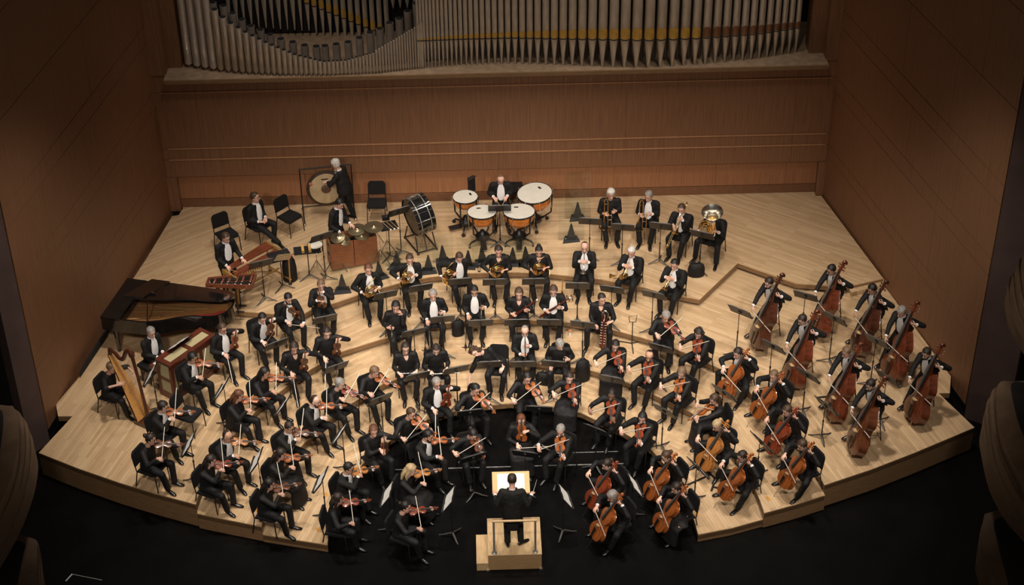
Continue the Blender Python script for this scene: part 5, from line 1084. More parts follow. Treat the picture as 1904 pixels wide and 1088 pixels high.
# lid hinged on the far side, front flap folded back on it
lid = MB(); la = R(21); lm = M.Translation((0, 1.5, 1.01)) @ M.Rotation(-la, 4, 'X')
lid.prism([(x, y-1.5) for x, y in plan if x > .5]+[(.56, 0)] if False else [(max(x, .56), y-1.5) for x, y in plan], 0, .025, mx=lm); lid.build('lid', LACQ, piano, ang=30)
s = MB(); s.prism([(.58, -1.5), (1.02, -1.48), (1.02, .0), (.58, .0)], .03, .055, mx=lm); s.build('folded_lid_flap', LACQ, piano, smooth=False)
s = MB(); s.tube([V((1.05, .10, 1.0)), lm @ V((1.10, -1.42, 0))], .012, 6); s.build('lid_prop', LACQ, piano)
s = MB(); fp = lm @ V((1.0, -1.35, .055)); s.add([fp, fp+V((.22, .02, .16)), fp+V((.25, .04, -.0)), fp+V((0, .03, 0)), fp+V((.22, .05, .16)), fp+V((.25, .07, 0))], [(0, 1, 2), (5, 4, 3), (0, 3, 4, 1), (1, 4, 5, 2), (0, 2, 5, 3)]); s.build('folded_music_desk', LACQ, piano, smooth=False)
for x, y in ((.25, .12), (.25, 1.38), (2.25, 1.05)):
    s = MB(); s.tube([(x, y, .68), (x, y, .58), (x, y, .40), (x, y, .10), (x, y, .07)], [.085, .07, .055, .040, .045], 8); s.ball((x, y, .04), .04, 0, 8, 6); s.build('leg', LACQ, piano)
s = MB(); s.box((.35, .75, .37), (.10, .22, .58)); s.build('pedal_lyre', LACQ, piano, smooth=False)
# celesta
MAHOG = mat('red_mahogany', (.095, .023, .012), .35, var=.25, scale=3, stretch=(2, 2, 10), coat=.25); CLOTH = mat('cream_grille_cloth', (.40, .34, .19), .85, var=.14, scale=60)
q = at(306, 676, LV[3]+.98); cel = empty('celesta', 'red mahogany celesta with cream cloth panels beside the harp', 'celesta'); cel.matrix_basis = place(q.x, q.y, LV[3], 52)
# X along the case away from the harp, Y to the player
s = MB(); s.box((.68, .06, .09), (1.36, .44, .16)); s.box((.68, .06, .955), (1.36, .46, .05)); s.box((.68, .27, .5), (1.36, .03, .9)); s.box((.68, .38, .62), (1.30, .34, .10))
for x in (.04, .47, .90, 1.32): s.box((x, -.145, .5), (.08, .035, .9))
s.box((.68, -.145, .20), (1.36, .03, .12)); s.box((.68, -.145, .88), (1.36, .03, .12))
for y in (-.12, .24): s.box((.03, y, .5), (.05, .07, .9)); s.box((1.33, y, .5), (.05, .07, .9))
s.box((.03, .06, .52), (.04, .36, .08)); s.box((1.33, .06, .5), (.03, .36, .9)); s.build('case', MAHOG, cel, smooth=False)
for x0, x1 in ((.10, .62), (.74, 1.26)): s = MB(); s.box(((x0+x1)/2, .03, .983), (x1-x0, .20, .008)); s.build('cloth_panel', CLOTH, cel, smooth=False)
for x in (.255, .685, 1.11): s = MB(); s.box((x, -.138, .54), (.36, .012, .60)); s.build('cloth_panel', CLOTH, cel, smooth=False)
for z, h in ((.28, .34), (.72, .32)): s = MB(); s.box((.022, .06, z), (.012, .30, h)); s.build('cloth_panel', CLOTH, cel, smooth=False)
s = MB(); s.box((.68, .44, .675), (1.16, .13, .018)); s.build('keyboard', IVORY, cel, smooth=False)
mxb = place(q.x, q.y, LV[3], 52) @ M.Translation((.62, .14, 1.06)) @ M.Rotation(R(180), 4, 'Z') @ M.Rotation(R(-50), 4, 'X')
s = MB(); s.box((0, 0, 0), (.62, .012, .24)); s.v = [tuple(M.Translation((.62, .16, 1.06)) @ M.Rotation(R(50), 4, 'X') @ V(p)) for p in s.v]; s.build('music_rack', EBONY, cel, smooth=False)
SHEET.new(place(q.x, q.y, LV[3], 52) @ M.Translation((.62, .165, 1.07)) @ M.Rotation(R(50), 4, 'X') @ M.Scale(1.1, 4), 'white music book on the rack of the celesta', 'music book')
put(281, 618, 3, 322, 'none', 'tux', sh('grey'), 0, 'seated', 'at the celesta with hands low', chair=None, P=dict(hpitch=.15, hyaw=-.1, handL=(-.06, .40, .68), handR=(.10, .42, .66)))
b_ = at(281, 618, LV[3]+1.2); bm = place(b_.x, b_.y, LV[3], 322-90)
bench = empty('piano_bench', 'padded black bench under the person at the celesta', 'bench', mx=bm @ M.Translation((0, -.03, 0)))
s = MB(); s.box((0, 0, .43), (.72, .36, .06)); s.box((0, 0, .37), (.66, .32, .06)); s.build('seat', BLKP, bench, smooth=False)
for x in (-.30, .30):
    for y in (-.13, .13): s = MB(); s.tube([(x, y, .36), (x, y, 0)], [.026, .016], 8); s.build('leg', LACQ, bench)
# harp: X from the player to the column, Z up
HARPW = mat('harp_maple', (.56, .27, .08), .3, var=.2, stretch=(6, 6, 1), coat=.4); HARPD = mat('harp_dark_wood', (.075, .022, .011), .3, var=.25, coat=.4)
q = at(276, 785, LV[3]); harp = empty('concert_harp', 'concert harp with honey soundboard and dark carved column', 'harp'); harp.matrix_basis = place(q.x, q.y, LV[3], -34)
col = [(.02, 0, .10), (-.03, 0, .6), (-.09, 0, 1.2), (-.16, 0, 1.74)]
s = MB(); s.tube(col, [.050, .036, .034, .040], 12); s.tube([(-.155, 0, 1.70), (-.165, 0, 1.78), (-.17, 0, 1.84)], [.062, .07, .035], 12); s.tube([(.03, 0, .02), (.02, 0, .12), (.015, 0, .2)], [.075, .07, .042], 12); s.build('column', HARPD, harp)
sb0, sb1 = V((-.08, 0, .12)), V((-.80, 0, 1.50)); d = (sb1-sb0).normalized(); nn = V((d.z, 0, -d.x))
s = MB(); vs = []; k = 8
for i in range(k+1):
    t = i/k; c = sb0.lerp(sb1, t); w = .215*(1-t)+.055*t; dp = .20*(1-t)+.09*t
    for j in range(7): a = math.pi*j/6; vs.append(c+V((0, w*math.cos(a), 0))-nn*dp*math.sin(a)*.9)
s.add(vs, [(i*7+j, i*7+j+1, (i+1)*7+j+1, (i+1)*7+j) for i in range(k) for j in range(6)]+[tuple(range(7)), tuple(k*7+j for j in range(7))[::-1]]); s.build('resonator', HARPD, harp)
s = MB(); vs = []
for i in range(k+1): t = i/k; c = sb0.lerp(sb1, t); w = .215*(1-t)+.055*t; vs += [c+nn*.004+V((0, w, 0)), c+nn*.012, c+nn*.004-V((0, w, 0))]
s.add(vs, [(i*3+j, i*3+j+1, (i+1)*3+j+1, (i+1)*3+j) for i in range(k) for j in range(2)]); s.build('soundboard', HARPW, harp)
nk = spline([(-.80, 0, 1.50), (-.78, 0, 1.62), (-.66, 0, 1.60), (-.55, 0, 1.50), (-.44, 0, 1.52), (-.32, 0, 1.74), (-.22, 0, 1.82), (-.165, 0, 1.76)], 5)
s = MB(); s.tube(nk, [(.036, .05)]*len(nk), 10, hint=(0, 1, 0)); s.build('neck', HARPD, harp)
s = MB()
for i in range(40):
    t = .06+.9*i/40; a = sb0.lerp(sb1, t); b = nk[int((1-t)*.93*(len(nk)-1))]; s.tube([a, V((b.x, .02, b.z))], .0010, 3)
tag(s.build('strings', STRING, harp), kind='stuff')
s = MB(); s.box((-.05, 0, .05), (.34, .40, .10)); s.tube([(.10, -.17, .10), (.14, 0, .105), (.10, .17, .10)], .012, 6); s.build('pedal_box', HARPD, harp, smooth=False)
s = MB(); s.tube([(.09, -.19, .085), (.15, -.08, .085), (.15, .08, .085), (.09, .19, .085)], .018, 6); s.build('gilt_band', BRASS, harp)
put(207, 684, 3, 335, 'none', 'short', sh('sandy'), 1, 'playing the harp', 'at the left end of the stage', P=dict(lean=.12, hpitch=.1, handR=(.18, .52, 1.0), dirR=(-.6, .7, .1), palmR=(-.8, 0, -.2), handL=(-.16, .60, 1.02), dirL=(.6, .7, .1), palmL=(.8, 0, -.2), elbL=(-.8, -.1, .1), elbR=(.8, -.1, .0)))
CHAIR.new(place(*(at(350, 768, LV[3]+.45)[:2]), LV[3], 335-90), 'empty black chair between the celesta and the front violins', 'chair', 'black orchestra chairs')
for px, py, f, t in ((421, 434, 305, 'empty black chair behind the person at the xylophone'), (538, 401, 318, 'empty black chair left of the gong'), (700, 376, 268, 'empty black chair right of the gong by the back wall')):
    p = at(px, py, LV[4]+.45); CHAIR.new(place(p.x, p.y, LV[4], f-90), t, 'chair', 'black orchestra chairs')
# ------------------------------------------------------------------ percussion at the back
Z4 = LV[4]
COPPER = mat('copper_bowl', (.66, .22, .04), .25, .35, var=.15, scale=5); CALF = mat('drum_head', (.66, .62, .54), .6, var=.04)
TIMP = {}
def timpano(px, py, r, h, f, tilt, label):
    p = at(px, py, Z4+h); root = empty('timpani_drum', label, 'timpani', 'timpani', place(p.x, p.y, Z4, f-90))
    tm = M.Translation((0, 0, h)) @ M.Rotation(R(tilt), 4, 'X')
    s = MB(); s.lathe([(.04, -.98*r), (r*.40, -.94*r), (r*.70, -.80*r), (r*.90, -.52*r), (r*.975, -.22*r), (r*.98, -.02)], 28, 0, tm); s.build('bowl', COPPER, root)
    s = MB(); s.lathe([(r, -.028), (r*1.03, -.028), (r*1.03, .006), (r*1.0, .012), (r*.985, .006)], 32, 0, tm, cap=False); s.build('hoop', BLKM, root)
    s = MB(); s.lathe([(r*.99, .0), (r*.98, .006), (.02, .006)], 32, 0, tm); s.build('drumhead', CALF, root)
    for k in range(8):
        a = 2*math.pi*(k+.5)/8; s = MB(); s.tube([tm @ V((1.05*r*math.cos(a), 1.05*r*math.sin(a), .01)), tm @ V((1.03*r*math.cos(a), 1.03*r*math.sin(a), -.30))], .007, 6); s.ball(tm @ V((1.05*r*math.cos(a), 1.05*r*math.sin(a), .012)), .016, 0, 6, 4); s.build('tension_rod', CHROME, root)
    for k in range(4):
        a = math.pi/4+math.pi*k/2; s = MB(); s.tube([tm @ V((1.0*r*math.cos(a), 1.0*r*math.sin(a), -.10*r)), (.95*r*math.cos(a), .95*r*math.sin(a), .42), (.42*r*math.cos(a), .42*r*math.sin(a), .22)], [.022, .020, .022], 8); s.build('strut', BLKM, root)
    s = MB(); s.lathe([(.10, .12), (.17, .14), (.17, .22), (.09, .26), (.05, .36)], 14); s.box((0, .28, .10), (.13, .30, .05)); s.build('base', BLKM, root)
    for k in range(3):
        a = R(-90+120*k); s = MB(); s.tube([(.12*math.cos(a), .12*math.sin(a), .16), (.34*math.cos(a), .34*math.sin(a), .13), (.38*math.cos(a), .38*math.sin(a), .06)], [.024, .02, .016], 8); s.build('foot', BLKM, root)
        s = MB(); s.tube([(.38*math.cos(a)-.02, .38*math.sin(a), .045), (.38*math.cos(a)+.02, .38*math.sin(a), .045)], .045, 10); s.build('caster', BLKM, root)
    s = MB(); s.box((.18*r, -.5*r, .009), (.10, .05, .004)); s.v = [tuple(tm @ V(q)) for q in s.v]; s.build('label_strip', BLKM, root, smooth=False)
    return root
timpano(865, 366, .30, .90, 200, 0, 'smallest timpani drum at the left rear of the set')
timpano(896, 394, .345, .88, 275, 4, 'front left timpani drum with a copper bowl')
timpano(965, 393, .375, .88, 268, 4, 'front right timpani drum with a copper bowl')
timpano(994, 359, .42, .92, 215, -6, 'largest timpani drum at the right rear, tilted')
PC = dict(hz=.72, hpitch=.50, lean=.1, twist=0, handL=(-.10, .34, .92), dirL=(.4, .8, -.2), handR=(.14, .32, .90), dirR=(-.4, .8, -.2), footL=(-.14, .35, .05), footR=(.14, .35, .05))
_m, _f, _S = put(931, 334, 4, 272, 'none', 'tux', ('bald', 'sandy'), 1, 'holding mallets', 'behind the timpani', chair=None, P=PC)
ts = STOOL.new(_m @ M.Scale(.84, 4) @ M.Translation((0, -.02, 0)), 'black stool under the person behind the timpani', 'stool')
for i, lb in ((-1, 'left'), (1, 'right')): MAL.new(axes(hand_at(PC, _m, i)+V((0, 0, .01)), _m.to_3x3() @ V((-i*.35, .9, -.08)), (0, 0, 1)), 'timpani mallet in the %s hand behind the timpani' % lb, 'mallet', 'timpani mallets')
p = at(952, 345, Z4+.7); CHAIR.new(place(p.x+.02, p.y+.25, Z4, 270-90) @ M.Scale(1.12, 4), 'tall black chair back behind the person at the timpani', 'chair', 'black orchestra chairs')
# draped black case with white mallets behind the left timpani
p = at(884, 372, Z4); mc = empty('mallet_case', 'black draped mallet case behind the smallest timpani drum', 'case', mx=place(p.x, p.y+.15, Z4, 20))
s = MB(); s.box((0, 0, .32), (.44, .30, .64)); s.tube([(-.22, .0, .60), (0, .02, .72), (.22, 0, .86)], [(.17, .06), (.18, .12), (.12, .08)], 10, hint=(0, 1, 0)); s.build('draped_body', DRESS, mc)
for i in range(2):
    s = MB(); s.tube([(.10+.09*i, .0, .70), (.16+.10*i, .05, 1.04)], .008, 6); s.ball((.16+.10*i, .05, 1.05), (.03, .03, .026)); s.build('mallet', FELT, mc)
# bass drum
BD = empty('bass_drum', 'big black concert bass drum with white tension rods on a stand', 'drum'); p = at(779, 399, Z4+.84); BD.matrix_basis = place(p.x, p.y, Z4, 25) @ M.Scale(.86, 4)
bm_ = M.Translation((0, 0, .98)) @ M.Rotation(R(-7), 4, 'Y') @ M.Rotation(R(90), 4, 'Y')
SHL = mat('black_drum_shell', (.010, .010, .011), .1, coat=.6); HOOPW = mat('pale_hoop', (.50, .46, .38), .35, .4)
s = MB(); s.lathe([(.52, -.235), (.52, .235)], 40, 0, bm_, cap=False); s.lathe([(.505, -.235), (.505, .235)], 40, 0, bm_, cap=False); s.build('shell', SHL, BD)
for zz in (-.24, .24):
    s = MB(); s.lathe([(.50, zz), (.02, zz)], 40, 0, bm_); s.build('drumhead', mat('tan_head', (.34, .24, .15), .6), BD)
    s = MB(); s.lathe([(.525, zz-.03), (.548, zz-.03), (.548, zz+.03), (.525, zz+.03)], 40, 0, bm_, cap=False); s.build('hoop', SHL, BD)
    zz2 = zz*.62; s = MB(); s.lathe([(.521, zz2-.008), (.535, zz2-.008), (.535, zz2+.008), (.521, zz2+.008)], 40, 0, bm_, cap=False); s.build('shell_band', HOOPW, BD)
for k in range(14):
    a = 2*math.pi*k/14; c, w = math.cos(a)*.55, math.sin(a)*.55; s = MB(); s.tube([bm_ @ V((c, w, -.27)), bm_ @ V((c, w, .27))], .0095, 6)
    for zz in (-.24, -.12, .12, .24): s.ball(bm_ @ V((c, w, zz)), (.02, .02, .02), 0, 6, 4)
    s.build('tension_rod', CHROME, BD)
for x in (-.28, .28):
    s = MB(); s.tube([(x, -.50, .06), (x, .45, .06)], .022, 8); s.tube([(x, -.46, .06), (x*.9, -.28, .50)], .018, 8); s.tube([(x, .42, .06), (x*.9, .28, .50)], .018, 8); s.build('stand_frame', BLKM, BD)
for y in (-.46, .42): s = MB(); s.tube([(-.28, y, .06), (.28, y, .06)], .02, 8); s.tube([(0, y, .06), (0, y*.5, .46)], .016, 8); s.build('cross_bar', BLKM, BD)
for x in (-.28, .28):
    for y in (-.48, .43): s = MB(); s.ball((x, y, .035), .035, 0, 8, 6); s.build('caster', BLKM, BD)
# gong on its frame and the two standing players
GR = empty('gong_stand', 'black tubular gong frame on casters by the back wall', 'stand'); p = at(612, 396, Z4); GR.matrix_basis = place(p.x, p.y-.05, Z4, 8)
s = MB(); s.tube([(-.62, 0, .12), (-.62, 0, 1.36)], .016, 8); s.build('upright', BLKM, GR); s = MB(); s.tube([(.62, 0, .12), (.62, 0, 1.36)], .016, 8); s.build('upright', BLKM, GR)
s = MB(); s.tube([(-.64, 0, 1.36), (.64, 0, 1.36)], .016, 8); s.build('top_bar', BLKM, GR); s = MB(); s.tube([(-.62, 0, .28), (.62, 0, .28)], .014, 8); s.build('lower_bar', BLKM, GR)
for x in (-.62, .62):
    s = MB(); s.tube([(x, -.42, .07), (x, -.05, .13), (x, .05, .13), (x, .30, .07)], .016, 8); s.build('foot', BLKM, GR)
    for y in (-.42, .30): s = MB(); s.ball((x, y, .035), .035, 0, 8, 6); s.build('caster', CHROME, GR)
gong = empty('gong', 'large bronze gong with a dark rim hanging in the frame', 'gong'); gong.matrix_basis = place(p.x, p.y-.05, Z4, 8) @ M.Translation((-.02, -.05, .78)) @ M.Rotation(R(84), 4, 'X')
s = MB(); s.lathe([(.46, -.055), (.475, -.02), (.465, .0), (.40, .014)], 40, 0, None, cap=False); s.build('rim', mat('dark_bronze', (.055, .032, .02), .5, .4, var=.3), gong)
s = MB(); s.lathe([(.405, .012), (.37, .018), (.14, .026), (.12, .028)], 40, 0, None, cap=False); s.build('face', mat('pale_bronze', (.52, .39, .23), .42, .25, var=.18, scale=3), gong)
s = MB(); s.lathe([(.125, .026), (.11, .034), (.02, .042)], 28); s.build('boss', mat('brown_boss', (.13, .075, .05), .5, .3), gong)
s = MB(); s.box((-.02, .26, .024), (.16, .028, .004)); s.build('stamped_mark', EBONY, gong, smooth=False)
s = MB()
for x in (-.2, .2): s.tube([(x, .42, -.02), (x*1.02, .58, .03)], .005, 5)
s.build('cord', BLKM, gong)
PG = dict(stand=True, hz=.93, lean=.14, hpitch=.25, hyaw=.1, twist=0, footL=(-.12, -.06, 0), footR=(.13, -.14, 0), handL=(-.12, .46, 1.08), dirL=(-.3, .9, -.2), handR=(.10, .36, 1.05), elbL=(-.7, -.1, -.3))
_m, _f, _S = put(624, 305, 4, 160, 'none', 'tuxw', ('full', 'white'), 1, 'reaching to the gong', 'standing by the back wall', chair=None, P=PG)
BEAT.new(axes(hand_at(PG, _m, -1), (-.9, .05, -.12), (0, 0, 1)), 'red felt gong beater held against the gong', 'beater')
put(631, 379, 4, 330, 'none', 'tux', ('short', 'black'), 1, 'standing', 'behind the cymbals on the wooden case', chair=None, P=dict(stand=True, hz=.93, lean=.08, hpitch=.35, hyaw=-.1, handL=(-.10, .42, .98), dirL=(.1, .9, -.4), handR=(.22, .34, .92), dirR=(-.1, .9, -.5)))
put(474, 367, 4, 322, 'none', 'tux', sh('brown'), 1, 'seated idle', 'between two empty chairs by the back wall', glasses=True, P=dict(lean=-.04, hpitch=.05, hyaw=.45, handL=(-.02, .30, .66), handR=(.06, .28, .64), dirL=(.7, .6, -.1), dirR=(-.7, .6, -.1), footR=(.10, .82, .16), kneeR=(.1, .5, 1), footL=(-.10, .42, 0)))
PX = dict(stand=True, hz=.93, lean=.06, hpitch=.30, twist=0, hyaw=.1, handL=(-.26, .40, .97), dirL=(-.1, .95, -.3), handR=(.14, .36, .93), dirR=(.0, .95, -.3))
_m, _f, _S = put(420, 442, 4, 308, 'none', 'tux', sh('brown'), 1, 'standing', 'behind the xylophone', chair=None, P=PX)
for i, lb in ((-1, 'left'), (1, 'right')): MALR.new(axes(hand_at(PX, _m, i), (.75, -.35, -.10), (0, 0, 1)), 'thin mallet in the %s hand over the xylophone' % lb, 'mallet', 'xylophone mallets')
# xylophone
ROSEW = mat('rosewood_bar', (.155, .042, .020), .28, var=.35, scale=3, stretch=(1, 8, 1)); GOLDP = mat('gold_paint', (.50, .30, .09), .35, .6)
a0 = at(430, 506, Z4+.88); a1 = at(512, 462, Z4+.88); dv = a1-a0; ang = math.degrees(math.atan2(dv.y, dv.x)); XL = dv.length
XY = empty('xylophone', 'xylophone with rosewood bars on a gilt wheeled frame', 'xylophone', mx=place(a0.x, a0.y, Z4, ang))
nb = 34
for i in range(nb):
    t = (i+.5)/nb; x = XL*t; w = XL/nb*.84; h = .17+.17*t
    s = MB(); s.box((x, -.02-h*.52, .88), (w, h, .022)); s.build('bar', ROSEW, XY, smooth=False)
    if i < nb-1: s = MB(); s.box((x+XL/nb*.5, .05+h*.42, .905), (w, h*.92, .022)); s.build('bar', ROSEW, XY, smooth=False)
s = MB(); s.box((XL/2, -.16, .85), (XL+.08, .03, .04)); s.box((XL/2, .16, .87), (XL+.08, .03, .04)); s.box((-.05, 0, .82), (.05, .50, .10)); s.box((XL+.05, 0, .82), (.05, .84, .10)); s.build('bar_frame', GOLDP, XY, smooth=False)
s = MB()
for i in range(20): x = XL*(i+.5)/20; L_ = .12+.14*i/20; s.tube([(x, -.08, .84), (x, -.08, .84-L_)], .020, 8)
tag(s.build('resonators', GOLDP, XY), kind='stuff')
for x, w in ((-.05, .24), (XL+.05, .40)):
    for sy in (-1, 1): s = MB(); s.tube([(x, sy*w, .80), (x, sy*w*.9, .08)], .020, 8); s.build('leg', GOLDP, XY); s = MB(); s.ball((x, sy*w*.9, .045), .045, 0, 8, 6); s.build('caster', BLKM, XY)
    s = MB(); s.tube([(x, -w, .16), (x, w, .16)], .022, 8); s.build('foot_bar', GOLDP, XY)
s = MB(); s.tube([(-.05, 0, .30), (XL+.05, 0, .30)], .020, 8); s.tube([(-.05, .1, .16), (XL*.5, .1, .5)], .014, 6); s.tube([(XL+.05, .1, .16), (XL*.5, .1, .5)], .014, 6); s.build('stretcher', GOLDP, XY)
# glockenspiel in its wooden tray on a black stand
GLK = empty('glockenspiel', 'glockenspiel of dark steel bars in a red wooden tray', 'glockenspiel'); c0 = at(383, 530, Z4+.86); c1 = at(468, 533, Z4+.86); dv = c1-c0; GL = dv.length; GLK.matrix_basis = place(c0.x, c0.y, Z4, math.degrees(math.atan2(dv.y, dv.x)))
TRAY = mat('tray_wood', (.19, .055, .026), .4, var=.2)
s = MB(); dl, dr = .26, .50; s.prism([(0, 0), (GL, 0), (GL, dr), (0, dl)], .80, .82); s.box((GL/2, .0, .85), (GL+.02, .025, .10)); s.box((0, dl/2, .84), (.025, dl, .09)); s.box((GL, dr/2, .84), (.025, dr, .09)); s.tube([(0, dl, .85), (GL, dr, .85)], [(.014, .04)]*2, 6); s.build('tray', TRAY, GLK, smooth=False)
STEEL = mat('dark_steel_bar', (.055, .060, .060), .3, .8); nb = 22
for i in range(nb):
    t = (i+.5)/nb; x = .03+(GL-.06)*t; d = dl+(dr-dl)*t; w = (GL-.06)/nb*.8
    s = MB(); s.box((x, d*.27, .845), (w, d*.40, .012)); s.build('bar', STEEL, GLK, smooth=False)
    if i % 7 not in (2, 6): s = MB(); s.box((x+.02, d*.74, .855), (w, d*.38, .012)); s.build('bar', STEEL, GLK, smooth=False)
s = MB()
for t in (.06, .15, .32, .45, .62, .75, .93): s.box((GL*t, (dl+(dr-dl)*t)*.2, .854), (.022, .035, .004)); s.box((GL*t, (dl+(dr-dl)*t)*.42, .854), (.022, .02, .004))
tag(s.build('bar_glints', IVORY, GLK, smooth=False), kind='stuff')  # pale chips painted on the bars as their shine
for x in (.12, GL-.12): s = MB(); s.box((x, -.016, .85), (.03, .012, .03)); s.build('latch', CHROME, GLK, smooth=False)
for x, y in ((.22, .06), (.22, .22), (GL*.62, .06), (GL*.62, .34)): s = MB(); s.tube([(x, y, .80), (x, y, .03)], .020, 8); s.build('leg', BLKM, GLK)
for y in (.06, .30): s = MB(); s.tube([(-.1, y, .10), (GL*.75, y, .10)], .018, 8); s.build('foot_bar', BLKM, GLK)
s = MB(); s.box((.10, .15, .33), (.16, .20, .52)); s.build('hanging_black_case', DRESS, GLK, smooth=False)
# trap tables: trays on stands, with their tools
def table(name, label, px, py, h, w, d, f, legs=1):
    p = at(px, py, Z4+h); t = empty(name, label, 'tray', mx=place(p.x, p.y, Z4, f)); s = MB(); s.box((0, 0, h-.015), (w, d, .03)); s.build('padded_top', DRESS, t, smooth=False)
    s = MB(); s.tube([(0, 0, h-.03), (0, 0, .08)], .012, 8); s.build('pole', BLKM, t)
    for i in range(3): a = R(90+120*i); s = MB(); s.tube([(0, 0, .10), (.28*math.cos(a), .28*math.sin(a), .012)], [(.02, .012), (.013, .009)], 6); s.build('foot', BLKM, t)
    return place(p.x, p.y, Z4, f), h
tm, th = table('trap_tray', 'black tray of mallets and a triangle at the end of the xylophone', 520, 475, .92, .50, .40, 24)
for i in range(6): MALR.new(tm @ axes((-.20+.03*i, -.16+.035*i, th+.012), (.9, -.25, 0), (0, 0, 1)), '%s tan mallet from the front edge of the black tray' % ('first', 'second', 'third', 'fourth', 'fifth', 'sixth')[i], 'mallet', 'mallets on the tray')
tr = empty('triangle', 'steel triangle lying on the black tray', 'triangle', mx=tm @ M.Translation((.10, .08, th+.006))); s = MB(); s.tube([(.0, .10, 0), (-.08, -.05, 0), (.08, -.05, 0), (.012, .09, 0)], .006, 6); s.build('bent_rod', CHROME, tr)
tm, th = table('towel_table', 'small table covered with a black towel left of the trap case', 571, 464, .80, .62, .30, 8)
for i in range(2): wb = empty('wood_block', '%s pale wood block on the black towel table' % ('left', 'right')[i], 'wood block', 'wood blocks', tm @ M.Translation((-.10+.16*i, .0, th))); s = MB(); s.box((0, 0, .03), (.06, .26, .06)); s.build('block', GOLDP if False else mat('maple_block', (.58, .34, .10), .45), wb, smooth=False); s = MB(); s.box((0, -.131, .04), (.045, .004, .012)); s.build('slit', VOID, wb, smooth=False)
def drum_stand(root, h):
    s = MB(); s.tube([(0, 0, h), (0, 0, .22)], .011, 8); s.build('pole', CHROME, root)
    for i in range(3): a = R(90+120*i); s = MB(); s.tube([(0, 0, .36), (.26*math.cos(a), .26*math.sin(a), .01)], .009, 6); s.build('tripod_leg', CHROME, root)
p = at(586, 455, Z4+.80); sn = empty('snare_drum', 'snare drum half hidden behind the black towel table', 'drum', mx=place(p.x, p.y, Z4, 0)); s = MB(); s.lathe([(.175, .66), (.178, .66), (.178, .80), (.175, .80)], 28); s.build('shell', CHROME, sn); s = MB(); s.lathe([(.17, .801), (.02, .803)], 28); s.build('drumhead', CALF, sn); s = MB(); s.lathe([(.176, .79), (.186, .79), (.186, .806), (.176, .806)], 28, cap=False); s.lathe([(.176, .655), (.186, .655), (.186, .67), (.176, .67)], 28, cap=False); s.build('hoop', CHROME, sn); drum_stand(sn, .66)
# wooden trap case with cymbals
CASEW = mat('case_plywood', (.235, .085, .035), .45, var=.18, scale=3, stretch=(2, 2, 8)); p = at(618, 503, Z4+.06); TC = empty('trap_case', 'open topped reddish plywood case on wheels holding cymbals', 'case', mx=place(p.x, p.y, Z4, 17)); CL, CD, CH = 1.12, .46, .72
for nm, c, z in (('panel', (CL*.245, .01, .06+CH/2), (CL*.48, .02, CH)), ('panel', (CL*.745, .01, .06+CH/2), (CL*.49, .02, CH)), ('panel', (CL/2, CD-.01, .06+CH/2), (CL, .02, CH)), ('side_panel', (.01, CD/2, .06+CH/2), (.02, CD-.04, CH)), ('side_panel', (CL-.01, CD/2, .06+CH/2), (.02, CD-.04, CH))): s = MB(); s.box(c, z); s.build(nm, CASEW, TC, smooth=False)
s = MB(); s.box((CL/2, CD/2, .58), (CL-.04, CD-.04, .03)); s.build('padded_shelf', DRESS, TC, smooth=False)
for z in (.38, .64): s = MB(); s.box((-.002, CD*.55, z), (.008, .12, .07)); s.build('handle_cutout', VOID, TC, smooth=False)
for x in (.08, CL-.08):
    for y in (.08, CD-.08): s = MB(); s.ball((x, y, .03), .03, 0, 8, 6); s.build('caster', BLKM, TC)
CYM = mat('cymbal_bronze', (.34, .28, .17), .26, .85, var=.2, scale=3)
def cymbal_mesh(r):
    s = MB(); s.lathe([(r, 0), (r*.6, .012), (r*.22, .022), (r*.18, .03), (r*.10, .045), (.004, .048)], 32, cap=False); s.lathe([(.004, .045), (r*.10, .042), (r*.2, .02), (r*.6, .009), (r, -.002)], 32, cap=False); return s
for px, py, z, r, rx, ry, lb in ((628, 441, .90, .175, 20, -12, 'olive cymbal propped at the left end of the trap case'), (641, 447, .80, .15, 20, 22, 'smaller cymbal lying behind the left one in the trap case'), (664, 427, .90, .215, 8, -4, 'dark flat cymbal in the middle of the trap case'), (672, 438, .82, .18, 4, 10, 'small cymbal low in the trap case')):
    q = at(px, py, Z4+z); c = empty('cymbal', lb, 'cymbal', 'cymbals', M.Translation((q.x, q.y, Z4+z)) @ M.Rotation(R(rx), 4, 'X') @ M.Rotation(R(ry), 4, 'Y')); cymbal_mesh(r).build('plate', CYM, c); s = MB(); s.tube([(0, 0, .045), (0, 0, .07), (.05, 0, .075)], .008, 6); s.build('strap', EBONY, c)
q = at(695, 422, Z4+1.0); cs = empty('suspended_cymbal', 'bright suspended cymbal on a chrome boom stand', 'cymbal', mx=place(q.x, q.y, Z4, 0)); s = cymbal_mesh(.23); s.v = [tuple(M.Translation((0, 0, 1.0)) @ M.Rotation(R(4), 4, 'X') @ V(v_)) for v_ in s.v]; s.build('plate', CYM, cs)
s = MB(); s.tube([(0, 0, 1.07), (0, 0, .94), (.22, -.12, .62)], .010, 8); s.tube([(.12, -.06, .80), (.12, -.06, .2)], .011, 8); s.build('boom', CHROME, cs)
for i in range(3): a = R(90+120*i); s = MB(); s.tube([(.12, -.06, .40), (.12+.28*math.cos(a), -.06+.28*math.sin(a), .01)], .009, 6); s.build('tripod_leg', CHROME, cs)
tm, th = table('mallet_table', 'black padded table of white headed mallets beside the cymbals', 722, 419, .95, .42, .34, 17)
for i in range(3): MAL.new(tm @ axes((-.10+.09*i, .12, th+.022), (.25, -.9, 0), (0, 0, 1)), '%s white headed mallet on the black padded table' % ('left', 'middle', 'right')[i], 'mallet', 'mallets on the padded table')
